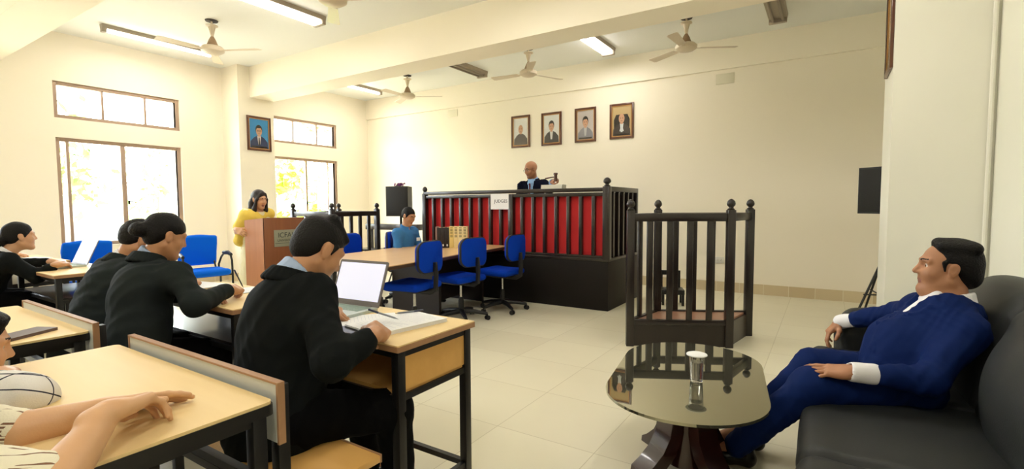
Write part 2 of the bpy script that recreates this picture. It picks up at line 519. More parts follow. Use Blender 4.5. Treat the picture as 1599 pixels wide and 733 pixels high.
# ------------------------------------------------------------------ outside
struct('ground_outside', MB().box((-40, -40, -3.6), (-0.3, 30, -3.5)), mat('pale_earth', (172, 168, 150), 0.9, var=0.2, vscale=3))
def tree(loc, h, r, seed, rgb, label, n=1500, z0=-3.5):
    rng = np.random.RandomState(seed)
    t = thing('leafy_tree', label, 'tree', (loc[0], loc[1], z0), 0, 'trees outside the windows')
    MB().tube([(0, 0, 0), (0.1, 0.05, h * .4), (0.05, 0.1, h * .75)], [0.16, 0.12, 0.05], 8).tube([(0.1, .05, h * .4), (.5 * r, .4 * r, h * .75)], [.07, .03], 6).tube([(0.1, .05, h * .45), (-.2 * r, -.6 * r, h * .8)], [.07, .03], 6).build('trunk', mat('bark', (110, 90, 70), 0.9), t)
    fol = MB()
    cl = rng.normal(size=(26, 3)) * np.array([r * .5, r * .5, h * .17]) + np.array([0, 0, h * .72])
    for i in range(n):
        c = cl[rng.randint(len(cl))] + rng.normal(size=3) * r * .2
        a = rng.normal(size=3); a /= np.linalg.norm(a); bvec = np.cross(a, rng.normal(size=3)); bvec /= np.linalg.norm(bvec)
        L, w = rng.uniform(.10, .2), rng.uniform(.04, .08)
        fol.add([c - a * L, c + bvec * w, c + a * L, c - bvec * w], [(0, 1, 2, 3)])
    o = fol.build('foliage', mat('leaves_%d_%d_%d' % rgb, rgb, 0.7, var=0.25, vscale=2), t, merge=False); o['kind'] = 'stuff'
    return t
tree((-5.4, -4.4), 7.4, 1.1, 3, (120, 150, 80), 'pale green tree seen through the window beside the wall pillar', 900)
tree((-4.6, 0.9), 5.6, 0.8, 5, (146, 172, 44), 'yellow-green bushy tree behind the window nearest the corner', 1500)
tree((-9.5, 5.4), 8.0, 1.3, 9, (120, 150, 84), 'tall green tree farthest off outside the corner window', 900)
tree((-8.2, -1.0), 6.9, 1.0, 11, (140, 164, 100), 'light green tree standing close outside the first big window', 550)

# ------------------------------------------------------------------ ceiling lights and fans
M_tube_on = emit('lit_tube', (255, 250, 245), 9.0)
M_tube_off = mat('unlit_tube', (150, 136, 120), 0.4)
def light_fixture(x, ya, yb, lit, label, twin=False):
    yc, L = (ya + yb) / 2, yb - ya
    t = thing('tube_light', label, 'ceiling light', (x, yc, H), 0, 'tube lights on the ceiling')
    w = 0.20 if twin else 0.075
    MB().prism([(-w / 2 - .01, 0), (w / 2 + .01, 0), (w / 2, -0.05), (-w / 2, -0.05)], -L / 2, L / 2, Matrix(((1, 0, 0, 0), (0, 0, 1, 0), (0, 1, 0, 0), (0, 0, 0, 1)))).build('housing', M_fix, t)
    for s in ((-0.055, 0.055) if twin else (0.0,)):
        MB().tube([(s, -L / 2 + .06, -0.075), (s, L / 2 - .06, -0.075)], 0.019 if lit else 0.016, 12).build('tube', M_tube_on if lit else M_tube_off, t)
    for s in (-1, 1):
        MB().box((-w / 2, s * (L / 2 - 0.05), -0.10), (w / 2, s * L / 2, -0.045), 0.004).build('end_cap', M_fix, t)
    if lit:
        la = bpy.data.lights.new('tube_glow', 'AREA'); la.shape = 'RECTANGLE'; la.size = w; la.size_y = L - .1; la.energy = LAMP_W; la.color = (1.0, 0.97, 0.92)
        lo = bpy.data.objects.new('tube_glow', la); COL.objects.link(lo); lo.parent = t; lo.location = (0, 0, -0.11)
    return t
LAMP_W = 10.5
light_fixture(0.86, -5.09, -3.70, True, 'long lit tube light above the first big window')
light_fixture(3.36, -4.95, -3.66, True, 'wide lit twin tube light before the first ceiling beam', True)
light_fixture(1.05, -1.75, -0.55, True, 'lit tube light beyond the beam near the back corner')
light_fixture(3.58, -1.70, -0.50, False, 'unlit brownish tube light between two fans beyond the beam', True)
light_fixture(5.93, -1.70, -0.50, True, 'short bright white light above the framed portraits', True)
light_fixture(8.20, -1.80, -0.58, False, 'unlit dark light fixture close to the far pillar', True)
light_fixture(6.2, -4.95, -3.66, True, 'unseen tube light over the aisle, added in line with the far bay')  # unseen lamp, added on the far bay's spacing to supply light
light_fixture(8.35, -4.95, -3.66, True, 'unseen tube light over the low round-ended table, added in line with the far bay', True)  # out of view as well, added on that spacing for more light
light_fixture(3.4, -8.6, -7.3, True, 'added fill tube light, unseen, over the rear desks by the window', True)  # unseen lamp added in the near bay as fill light
light_fixture(6.2, -8.6, -7.3, True, 'added fill tube light, unseen, over the rear desks by the aisle', True)  # another added fill lamp of the near bay, out of view
light_fixture(8.6, -8.9, -7.6, True, 'added fill tube light, unseen, over the back of the aisle', True)  # last added fill lamp, unseen, at the back of the near bay

M_fan = mat('fan_beige_enamel', (214, 198, 172), 0.4)
def fan(x, y, rz, label):
    t = thing('ceiling_fan', label, 'ceiling fan', (x, y, H), rz, 'ceiling fans')
    MB().lathe([(0.0, 0), (0.075, -0.0), (0.07, -0.012), (0.0, -0.014)], n=20).build('ceiling_hook_plate', mat('dark_hook', (60, 50, 44), .6), t)
    MB().lathe([(0.07, -0.06), (0.072, -0.07), (0.042, -0.085), (0.026, -0.15), (0.016, -0.2), (0.016, -.21)], n=20).build('canopy', M_fan, t)
    MB().tube([(0, 0, -0.01), (0, 0, -0.30)], 0.012, 10).build('rod', M_fan, t)
    MB().lathe([(0.018, -0.20), (0.04, -0.24), (0.062, -0.30), (0.064, -0.31), (0.02, -0.312)], n=20).build('lower_canopy', mat('fan_brown', (150, 122, 92), 0.4), t)
    MB().lathe([(0.05, -0.312), (0.11, -0.325), (0.135, -0.35), (0.13, -0.385), (0.09, -0.41), (0.03, -0.42), (0, -0.421)], n=28).build('motor', M_fan, t)
    for k in range(3):
        a = 2 * PI * k / 3
        M = Matrix.Rotation(a, 4, 'Z') @ Matrix.Translation((0, 0, -0.375)) @ Matrix.Rotation(math.radians(9), 4, 'X')
        b = MB().prism([(0.17, -0.045), (0.60, -0.068), (0.625, -0.05), (0.625, 0.05), (0.60, 0.062), (0.17, 0.045)], -0.002, 0.002, M)
        b.box((0.10, -0.018, -0.006), (0.24, 0.018, 0.0), 0.002, 0, M)
        b.build('blade', M_fan, t)
    return t
fan(2.15, -4.37, math.radians(28), 'beige ceiling fan in front of the long lit tube light')
fan(4.705, -4.52, math.radians(22), 'beige ceiling fan above the wide twin tube light')
fan(2.32, -1.09, math.radians(33), 'beige ceiling fan beyond the beam near the back corner')
fan(4.93, -1.20, math.radians(65), 'beige ceiling fan above the first framed portrait')
fan(7.22, -1.15, math.radians(29), 'beige ceiling fan beyond the beam near the far pillar')

# ------------------------------------------------------------------ portraits
M_pic_frame = wood('portrait_frame_wood', (104, 60, 34), (78, 42, 24), 0.3, 2, 3, 0.3)
M_gold = mat('gold_slip', (196, 146, 86), 0.35, metal=0.3)
M_skinp = mat('printed_skin', (218, 168, 140), 0.35)
M_hairp = mat('printed_hair', (40, 34, 34), 0.35)
M_picgl = glassy('picture_glass', (252, 252, 250))
def portrait(M, w, h, bg, coat, shirt, style, label, group=None, skin=None):
    """M maps (across, up, out of the wall)"""
    t = thing('framed_portrait', label, 'framed portrait', (0, 0, 0), 0, group); t.matrix_world = M
    f = MB(); b = 0.034
    f.box((-w / 2, -h / 2, 0), (-w / 2 + b, h / 2, 0.022), 0.005).box((w / 2 - b, -h / 2, 0), (w / 2, h / 2, 0.022), 0.005)
    f.box((-w / 2 + b, -h / 2, 0), (w / 2 - b, -h / 2 + b, 0.022), 0.005).box((-w / 2 + b, h / 2 - b, 0), (w / 2 - b, h / 2, 0.022), 0.005)
    f.build('frame', M_pic_frame, t)
    s = MB(); c = b + 0.012
    for q in (((-w / 2 + b, -h / 2 + b), (-w / 2 + c, h / 2 - b)), ((w / 2 - c, -h / 2 + b), (w / 2 - b, h / 2 - b)), ((-w / 2 + c, -h / 2 + b), (w / 2 - c, -h / 2 + c)), ((-w / 2 + c, h / 2 - c), (w / 2 - c, h / 2 - b))):
        s.box((*q[0], 0.004), (*q[1], 0.014))
    s.build('gold_slip', M_gold, t)
    iw, ih = w / 2 - c, h / 2 - c
    pm = [mat('photo_bg_%d_%d_%d' % bg, bg, 0.5, var=0.1, vscale=3), mat('photo_coat_%d_%d_%d' % coat, coat, 0.5), mat('photo_shirt_%d_%d_%d' % shirt, shirt, 0.5), skin or M_skinp, M_hairp, M_gold]
    p = MB(); p.box((-iw, -ih, 0.001), (iw, ih, 0.004), mi=0)
    def flat(poly, z, mi): p.prism(poly, z, z + 0.0006, None, mi)
    def oval(cx, cy, rx, ry, z, mi, a0=0, a1=2 * PI, n=22): flat([(cx + rx * math.cos(a0 + (a1 - a0) * i / n), cy + ry * math.sin(a0 + (a1 - a0) * i / n)) for i in range(n)], z, mi)
    hy = 0.20 * ih; rx, ry = 0.33 * iw, 0.33 * ih
    if style.get('chair'): flat([(-.8 * iw, -.9 * ih), (-.85 * iw, .1 * ih), (-.6 * iw, .45 * ih), (.6 * iw, .45 * ih), (.85 * iw, .1 * ih), (.8 * iw, -.9 * ih)], 0.0041, 4)
    flat([(-.95 * iw, -ih), (-.9 * iw, -.55 * ih), (-.55 * iw, -.28 * ih), (-.2 * iw, -.15 * ih), (.2 * iw, -.15 * ih), (.55 * iw, -.28 * ih), (.9 * iw, -.55 * ih), (.95 * iw, -ih)], 0.0048, 1)
    flat([(-.2 * iw, -.15 * ih), (.2 * iw, -.15 * ih), (.1 * iw, -.75 * ih), (-.1 * iw, -.75 * ih)], 0.0055, 2)
    if style.get('tie'): flat([(-.05 * iw, -.25 * ih), (.05 * iw, -.25 * ih), (.09 * iw, -.8 * ih), (-.09 * iw, -.8 * ih)], 0.0062, 4)
    if style.get('bands'): flat([(-.02 * iw, -.2 * ih), (-.24 * iw, -.7 * ih), (.0, -.66 * ih), (.24 * iw, -.7 * ih), (.02 * iw, -.2 * ih)], 0.0062, 2)
    flat([(-.13 * iw, -.2 * ih), (.13 * iw, -.2 * ih), (.13 * iw, .05 * ih), (-.13 * iw, .05 * ih)], 0.0062, 3)
    if style.get('hair', True): oval(0, hy + .07 * ih, rx * 1.1, ry * 1.05, 0.0050, 4)
    oval(0, hy - .03 * ih, rx * .95, ry * .98, 0.0069, 3)
    if style.get('hair', True): flat([(-rx * .95, hy + .05 * ih), (-rx * .8, hy + ry * .95), (0, hy + ry * 1.25), (rx * .8, hy + ry * .95), (rx * .95, hy + .05 * ih), (rx * .6, hy + ry * .62), (-rx * .6, hy + ry * .55)], 0.0076, 4)
    for sx in (-1, 1):
        oval(sx * rx * .38, hy + .0 * ih, rx * .16, ry * .07, 0.0076, 4)
        if style.get('glasses'):
            p.tube([(sx * rx * .38 + rx * .3 * math.cos(a), hy + ry * .2 * math.sin(a), 0.0078) for a in np.linspace(0, 2 * PI, 17)], 0.0018, 5, 4)
    flat([(-rx * .3, hy - ry * .52), (rx * .3, hy - ry * .52), (0, hy - ry * .6)], 0.0076, 4)
    if style.get('strip'): flat([(-iw * .8, -ih * .97), (iw * .8, -ih * .97), (iw * .8, -ih * .86), (-iw * .8, -ih * .86)], 0.0083, 4)
    p.build('photograph', pm, t)
    MB().box((-iw, -ih, 0.0120), (iw, ih, 0.0130)).build('glass', M_picgl, t)
    return t
def wallmat(o, ex, ey, ez):
    return Matrix(((ex[0], ey[0], ez[0], o[0]), (ex[1], ey[1], ez[1], o[1]), (ex[2], ey[2], ez[2], o[2]), (0, 0, 0, 1)))
g = 'row of portraits on the back wall'
def bw(x, z): return wallmat((x, -0.0, z), (1, 0, 0), (0, 0, 1), (0, -1, 0))
portrait(bw(4.057, 2.615), 0.395, 0.575, (238, 238, 242), (104, 96, 96), (104, 96, 96), dict(hair=False), 'framed portrait of a bald man in a grey high-collared coat', g)
portrait(bw(4.687, 2.61), 0.395, 0.57, (242, 244, 250), (62, 60, 62), (236, 236, 236), dict(), 'framed portrait of a dark-haired man in black coat and white scarf', g)
portrait(bw(5.330, 2.62), 0.385, 0.57, (206, 196, 196), (144, 144, 156), (200, 200, 205), dict(strip=True), 'framed portrait of a man in grey jacket on grey background', g)
portrait(bw(5.962, 2.625), 0.402, 0.56, (206, 178, 130), (70, 62, 60), (226, 232, 240), dict(hair=False, bands=True, chair=True, strip=True), 'framed portrait of a robed man with white neck bands', g)
portrait(wallmat((0.5, -2.833, 2.53), (0, 1, 0), (0, 0, 1), (1, 0, 0)), 0.425, 0.585, (50, 150, 220), (34, 52, 100), (236, 226, 226), dict(glasses=True, tie=True, strip=True), 'framed portrait of a spectacled man on bright blue, on the pillar')
portrait(wallmat((9.155, -2.93, 2.60), (0, -1, 0), (0, 0, 1), (-1, 0, 0)), 0.40, 0.66, (190, 160, 120), (90, 70, 60), (210, 200, 190), dict(), 'gilt-edged picture frame seen edge-on on the white pillar')

# ------------------------------------------------------------------ wall socket
t = thing('wall_socket', 'white wall socket plate low on the back wall behind the witness stand', 'wall socket', (7.468, 0, 0.46))
MB().box((-0.075, -0.012, -0.045), (0.075, 0, 0.045), 0.003).build('plate', M_white, t)
MB().box((-0.055, -0.017, -0.025), (-0.015, -0.011, 0.025), 0.002).build('switch', M_white, t)
MB().lathe([(0.004, -.002), (.004, .002)], (0.03, -0.013, 0.015), 8, 0, Matrix.Rotation(PI / 2, 4, 'X')).lathe([(0.004, -.002), (.004, .002)], (0.022, -0.013, -0.008), 8, 0, Matrix.Rotation(PI / 2, 4, 'X')).lathe([(0.004, -.002), (.004, .002)], (0.038, -0.013, -0.008), 8, 0, Matrix.Rotation(PI / 2, 4, 'X')).build('pin_holes', M_black, t)

# ------------------------------------------------------------------ daylight
w = bpy.data.worlds.new('sky'); SC.world = w; w.use_nodes = True
nt = w.node_tree; bg = nt.nodes['Background']
sky = nt.nodes.new('ShaderNodeTexSky'); sky.sky_type = 'NISHITA'; sky.sun_disc = False; sky.sun_elevation = math.radians(50); sky.sun_rotation = math.radians(60); sky.dust_density = 4.0
hs = nt.nodes.new('ShaderNodeHueSaturation'); hs.inputs['Saturation'].default_value = 0.25
nt.links.new(sky.outputs[0], hs.inputs['Color']); nt.links.new(hs.outputs[0], bg.inputs['Color'])
bg.inputs['Strength'].default_value = 4.2
for i, (a, b) in enumerate(WINS):
    for z0, z1 in ((ZU0, ZU1), (ZL0, ZL1)):
        la = bpy.data.lights.new('window_portal', 'AREA'); la.shape = 'RECTANGLE'; la.size = b - a; la.size_y = z1 - z0; la.cycles.is_portal = True
        lo = bpy.data.objects.new('window_portal', la); COL.objects.link(lo)
        lo.matrix_world = wallmat((-0.22, (a + b) / 2, (z0 + z1) / 2), (0, 1, 0), (0, 0, 1), (1, 0, 0)) @ Matrix.Rotation(PI, 4, 'X')
vs = SC.view_settings
vs.view_transform = 'Standard'; vs.look = 'None'; vs.gamma = 1.0; vs.use_curve_mapping = False
vs.exposure = 0.62
# ------------------------------------------------------------------ student desks and benches
M_edge = M_black
def student_desk(name_label, x0, x1, y0, y1, black_edge, group, panels=False):
    """table x0..x1 wide, y1 the edge away from the sitter"""
    cx, cy = (x0 + x1) / 2, (y0 + y1) / 2; w, d = x1 - x0, y1 - y0
    t = thing('student_desk', name_label, 'desk', (cx, cy, 0), 0, group)
    top = MB()
    if black_edge:
        top.prism(rrect(w - .006, d - .006, 0.02), 0.745, 0.762)
        top.build('tabletop', M_lam, t)
        MB().prism(rrect(w, d, 0.02), 0.725, 0.754).build('edge_band', M_black, t)
    else:
        top.prism(rrect(w - .004, d - .004, 0.006), 0.742, 0.762); top.build('tabletop', M_lam, t)
        MB().prism(rrect(w, d, 0.006), 0.736, 0.757).build('edge_band', M_lip, t)
    zt = 0.736 if not black_edge else 0.73
    ix, iy = w / 2 - 0.035, d / 2 - 0.035
    for sx in (-1, 1):
        for sy in (-1, 1):
            MB().box((sx * ix - .019, sy * iy - .019, 0.0), (sx * ix + .019, sy * iy + .019, zt), 0.003).build('leg', M_black, t)
    fr = MB()
    for z in (zt - 0.03,):
        for sy in (-1, 1): fr.box((-ix, sy * iy - .012, z), (ix, sy * iy + .012, z + .03))
        for sx in (-1, 1): fr.box((sx * ix - .012, -iy, z), (sx * ix + .012, iy, z + .03))
    for sx in (-1, 1): fr.box((sx * ix - .012, -iy, 0.535), (sx * ix + .012, iy, 0.56))
    for sy in (-1, 1): fr.box((-ix, sy * iy - .012, 0.535), (ix, sy * iy + .012, 0.56))
    for sx in (-1, 1): fr.box((sx * ix - .012, -iy, 0.10), (sx * ix + .012, iy, 0.125))
    fr.box((-ix, iy - .012, 0.10), (ix, iy + .012, 0.125))
    fr.build('frame', M_black, t)
    if not black_edge:
        MB().box((-ix, -iy, 0.56), (ix, iy, 0.574)).build('shelf', M_lamw if panels else M_dark, t)  # on plain desks the shade beneath is put in as dark wood
    if panels:
        for sx in (-1, 1):
            MB().box((sx * (ix + .003) - .006, -iy + .019, 0.574), (sx * (ix + .003) + .006, iy - .019, zt - .03)).build('end_panel', M_lamw, t)
    if not black_edge:
        MB().box((-ix, iy - .004, 0.574), (ix, iy + .006, zt - .03)).build('front_panel', M_lamw if panels else M_dark, t)  # dark on plain desks too, standing in for the shade below
    return t
gA, gB = 'front row of student desks', 'second row of student desks'
deskA1 = student_desk('student desk in the front row nearest the aisle, with laptop and open notebook', 6.44, 7.46, -6.425, -5.95, False, gA, True)
deskA2 = student_desk('student desk in the front row where the woman with a bun writes', 5.26, 6.28, -6.40, -5.93, False, gA)
deskA3 = student_desk('student desk in the front row with a small laptop, before the blue chair', 2.82, 3.84, -6.45, -5.98, False, gA)
deskA4 = student_desk('student desk by the window wall with loose papers on it', 1.50, 2.52, -6.45, -5.98, False, gA)
deskB1 = student_desk('black-edged student desk on which a bare-armed person rests both hands', 6.525, 7.545, -7.42, -6.955, True, gB)
deskB2 = student_desk('black-edged student desk with a dark folder lying on it', 5.17, 6.19, -7.40, -6.935, True, gB)

def student_bench(label, x0, x1, group):
    cx = (x0 + x1) / 2; w = x1 - x0
    t = thing('student_bench', label, 'bench', (cx, -6.74, 0), 0, group)
    MB().box((-w / 2, -0.15, 0.415), (w / 2, 0.16, 0.44), 0.003).build('seat', M_lamw, t)
    MB().box((-w / 2, 0.156, 0.413), (w / 2, 0.164, 0.442)).build('seat_edge', M_lip, t)
    MB().box((-w / 2, -0.199, 0.63), (w / 2, -0.184, 0.795)).build('backrest', M_greylam, t)
    e = MB().box((-w / 2, -0.202, 0.795), (w / 2, -0.181, 0.801))
    for s in (-1, 1): e.box((s * w / 2 - .004, -0.202, 0.628), (s * w / 2 + .004, -0.181, 0.801))
    e.build('backrest_edge', M_lip, t)
    for s in (-1, 1):
        MB().box((s * (w / 2 - .05) - .019, -0.182, 0.0), (s * (w / 2 - .05) + .019, -0.146, 0.78), 0.003).build('upright', M_black, t)
        MB().box((s * (w / 2 - .05) - .019, 0.09, 0.0), (s * (w / 2 - .05) + .019, 0.128, 0.415), 0.003).build('leg', M_black, t)
    f = MB()
    for s in (-1, 1):
        f.box((s * (w / 2 - .05) - .012, -0.15, 0.385), (s * (w / 2 - .05) + .012, 0.12, 0.413)); f.box((s * (w / 2 - .05) - .012, -0.15, 0.08), (s * (w / 2 - .05) + .012, 0.12, 0.105))
    f.box((-w / 2 + .05, 0.097, 0.385), (w / 2 - .05, 0.121, 0.413)).box((-w / 2 + .05, -0.15, 0.385), (w / 2 - .05, -0.13, 0.413))
    f.build('frame', M_black, t)
    return t
gBn = 'benches behind the student desks'
benchA1 = student_bench('wooden bench with grey backrest under the man writing beside a laptop', 6.58, 7.53, gBn)
dup(benchA1, (5.755, -6.74, 0), 0, 'wooden bench with grey backrest beside the desk with the dark folder')
dup(benchA1, (2.0, -6.74, 0), 0, 'wooden bench by the window wall behind the desk with loose papers')
dup(benchA1, (3.30, -6.74, 0), 0, 'wooden bench under the woman resting her hands on a laptop')
dup(benchA1, (7.0, -7.78, 0), 0, 'wooden bench under the bare-armed person at the black-edged desk')
dup(benchA1, (5.68, -7.76, 0), 0, 'wooden bench behind the black-edged desk with the dark folder')

# things on the desks
def laptop(name_label, loc, rz, tilt, w=0.338, d=0.232, lit=True, silver=True):
    t = thing('laptop', name_label, 'laptop', loc, rz, 'laptops on the desks')
    body = mat('laptop_silver', (188, 198, 188), 0.35, metal=0.3); lid = mat('laptop_grey_bezel', (112, 106, 104), 0.4)
    MB().prism(rrect(w, d, 0.012, cy=-d / 2), 0.0, 0.015).build('base', body, t)
    k = MB()
    for r in range(5):
        for c in range(14):
            k.box((-w / 2 + .028 + c * (w - .056) / 14, -0.035 - r * 0.019, .015), (-w / 2 + .028 + (c + .86) * (w - .056) / 14, -0.035 - r * 0.019 + .016, .0165))
    k.build('keyboard', mat('laptop_keys', (140, 160, 146), 0.5), t)
    MB().box((-.055, -d + .02, .015), (.055, -d + .09, .0157)).build('touchpad', mat('touchpad', (176, 186, 178), 0.3), t)
    M = Matrix.Translation((0, 0, 0.012)) @ Matrix.Rotation(math.radians(tilt), 4, 'X')
    L = 0.235
    MB().prism(rrect(w, L, 0.01, cy=L / 2), -0.003, 0.004, M).build('lid', lid, t)
    MB().box((-w / 2 + .012, 0.028, 0.004), (w / 2 - .012, L - .014, 0.0048), 0, 0, M).build('screen', emit('laptop_screen', (214, 216, 236), 0.4), t)
    MB().tube([(-w * .36, 0, .014), (w * .36, 0, .014)], .007, 8).build('hinge', lid, t)
    return t
laptop('silver laptop open before the man writing in the front row', (6.755, -6.04, 0.762), math.radians(3.6), 70)
laptop('small silver laptop under the hands of the woman by the window', (3.17, -6.10, 0.762), math.radians(4), 66, 0.30, 0.21)

def sheets(name, label, cat, loc, rz, w, h, n, th, group=None, m=None, sk=0.0):
    t = thing(name, label, cat, loc, rz, group)
    mb = MB(); rng = random.Random(int(loc[0] * 100))
    for i in range(n):
        M = Matrix.Translation((rng.uniform(-1, 1) * sk, rng.uniform(-1, 1) * sk, 0)) @ Matrix.Rotation(rng.uniform(-1, 1) * sk * 3, 4, 'Z')
        mb.box((-w / 2, -h / 2, i * th), (w / 2, h / 2, (i + 1) * th - th * .1), 0, 0, M)
    mb.build('pages', m or M_paper, t)
    ln = MB()
    for r in range(int(h / 0.016) - 3):
        ln.box((-w * .42, h / 2 - .03 - r * .016, n * th), (w * (.42 - .35 * rng.random() ** 3), h / 2 - .0292 - r * .016, n * th + .0002))
    ln.build('ruled_lines', mat('blue_ink', (186, 190, 214), 0.7), t)
    return t
sheets('notebook', 'thick open white notebook under the hand of the writing man', 'notebook', (7.215, -6.19, 0.762), math.radians(-10), 0.24, 0.36, 5, 0.0035, None, None, 0.002)
t = sheets('paper_sheet', 'white sheet lying between the open laptop and the thick notebook', 'paper', (7.015, -6.19, 0.7625), math.radians(-38), 0.20, 0.28, 1, 0.001, 'loose papers')
def pen(label, a, b, rgb, group='pens'):
    a = Vector(a); b = Vector(b)
    t = thing('pen', label, 'pen', a, 0, group)
    q = (b - a); M = q.to_track_quat('Z', 'Y').to_matrix().to_4x4(); L = q.length
    MB().lathe([(0.0006, 0), (0.0016, 0.008), (0.004, 0.018), (0.0042, L * .7), (0.0042, L)], (0, 0, 0), 10, 0, M).build('barrel', mat('pen_%d_%d_%d' % rgb, rgb, 0.3), t)
    MB().lathe([(0.0048, L * .68), (0.0048, L), (0.003, L + .003)], (0, 0, 0), 10, 0, M).build('cap', mat('pen_cap', (60, 66, 90), 0.3), t)
    return t
pen('grey pen lying across the thick notebook', (7.11, -6.10, 0.784), (7.17, -5.98, 0.784), (120, 124, 134))
t = thing('smartphone', 'dark smartphone at the desk edge under the writing man\'s sleeve', 'phone', (7.13, -6.375, 0.762), math.radians(4))
MB().prism(rrect(.155, .078, .01), 0, .008).build('body', mat('phone_shell', (52, 40, 48), .3), t)
MB().prism(rrect(.148, .071, .008), .008, .0085).build('screen', mat('phone_glass', (20, 18, 24), .08), t)
t = thing('folder', 'slim dark folder lying on the black-edged desk', 'folder', (6.055, -7.13, 0.762), math.radians(118))
MB().prism(rrect(.24, .10, .006), 0, .012).build('body', mat('folder_cover', (96, 76, 70), .5), t)
MB().prism(rrect(.235, .095, .004), .003, .010).build('pages', M_paper, t)
sheets('paper_sheet', 'white sheets before the man with his head bowed in the front row', 'paper', (5.32, -6.10, 0.7625), math.radians(8), 0.30, 0.21, 3, 0.002, 'loose papers', None, 0.01)
sheets('paper_sheet', 'white sheet under the pen of the woman with a bun', 'paper', (5.75, -6.12, 0.7625), math.radians(-12), 0.21, 0.30, 2, 0.002, 'loose papers', None, 0.006)
sheets('paper_sheet', 'white sheets on the desk by the window wall', 'paper', (2.02, -6.16, 0.7625), math.radians(14), 0.30, 0.22, 3, 0.002, 'loose papers', None, 0.01)

# ------------------------------------------------------------------ conference table
tt = thing('conference_table', 'long light wood table at which the blue chairs stand', 'table', (0, 0, 0))
def tm(x, y): return (x, y)
tp = [(5.515, -4.78), (5.205, -2.185), (3.96, -2.185), (4.27, -4.78)]
MB().prism(tp, 0.705, 0.74).build('tabletop', wood('table_laminate', (224, 184, 134), (210, 168, 118), 0.3, 1, 1.5), tt)
MB().prism([(x + (0.004 if x > 4.8 else -.004), y + (.003 if y > -3 else -.004)) for x, y in tp], 0.703, 0.732).build('edge_band', mat('table_edge', (70, 46, 32), 0.4), tt)
M_panel = mat('dark_panel', (40, 30, 27), 0.45)
for y in (-3.42, -2.42):
    xo = 5.205 + 0.12 * (-2.185 - y)
    MB().box((xo - 1.05, y - .02, 0.0), (xo - 0.30, y + .02, 0.703)).build('leg', M_panel, tt)
for x in (4.42, 5.36):
    MB().box((x - .03, -4.66, 0.0), (x + .03, -4.60, 0.703), .004).build('leg', M_panel, tt)
MB().prism([(4.68, -3.42), (4.57, -2.42), (4.53, -2.42), (4.64, -3.42)], 0.06, 0.70).build('modesty_panel', M_panel, tt)

# law volumes on the table
bk = Vector((4.60, -2.94, 0.74)); al = Vector((0.842, 0.538, 0)); rzb = math.atan2(0.538, 0.842)
def book(i, off, w, h, d, rgb, label, title, grp):
    t = thing('law_book', label, 'book', bk + al * (off + w / 2), rzb, grp)
    m = mat('cover_%d_%d_%d' % rgb, rgb, 0.5)
    MB().box((-w / 2, 0.0, 0), (-w / 2 + .003, d, h)).box((w / 2 - .003, 0, 0), (w / 2, d, h)).box((-w / 2, -.003, 0), (w / 2, .001, h), .002).build('cover', m, t)
    MB().box((-w / 2 + .003, .002, .004), (w / 2 - .003, d - .004, h - .004)).build('pages', mat('book_pages', (238, 216, 170), .8), t)
    s = MB()
    if rgb[0] < 100: s.ell((0, -.0035, .035), (.009, .0012, .016), 12, 8)
    else:
        for k in range(7): s.box((-w * .3, -.0042, h * (.93 - .07 * k)), (w * .3, -.003, h * (.96 - .07 * k)))
    s.build('spine_marking', M_paper if rgb[0] < 100 else mat('spine_ink', (92, 74, 44), .6), t)
gb = 'row of law volumes on the table'
for i in range(3):
    book(i, 0.051 * i, 0.050, 0.262, 0.185, (34, 26, 28), ['dark-spined volume at the end of the book row, its wide cover showing', 'dark-spined volume between two other dark ones', 'dark-spined volume next to the first cream one'][i], '', gb)
for i in range(4):
    book(i, 0.155 + 0.057 * i, 0.056, 0.272, 0.185, [(238, 212, 132), (240, 218, 160), (240, 222, 172), (236, 216, 164)][i], ['yellowish cream volume touching the dark volumes', 'cream volume second from the dark ones', 'cream volume third from the dark ones', 'cream volume at the far end of the book row'][i], '', gb)
tb = bk + al * (-0.012)
t = thing('glare_cover', 'end cover of the first dark volume, its glare painted brown', 'book cover', tb, rzb)
MB().box((-.010, 0.0, 0), (.010, .215, .268), .002).build('body', mat('glare_cover_tint', (150, 118, 110), .6), t)  # first dark volume's end cover, its glare painted as flat brown

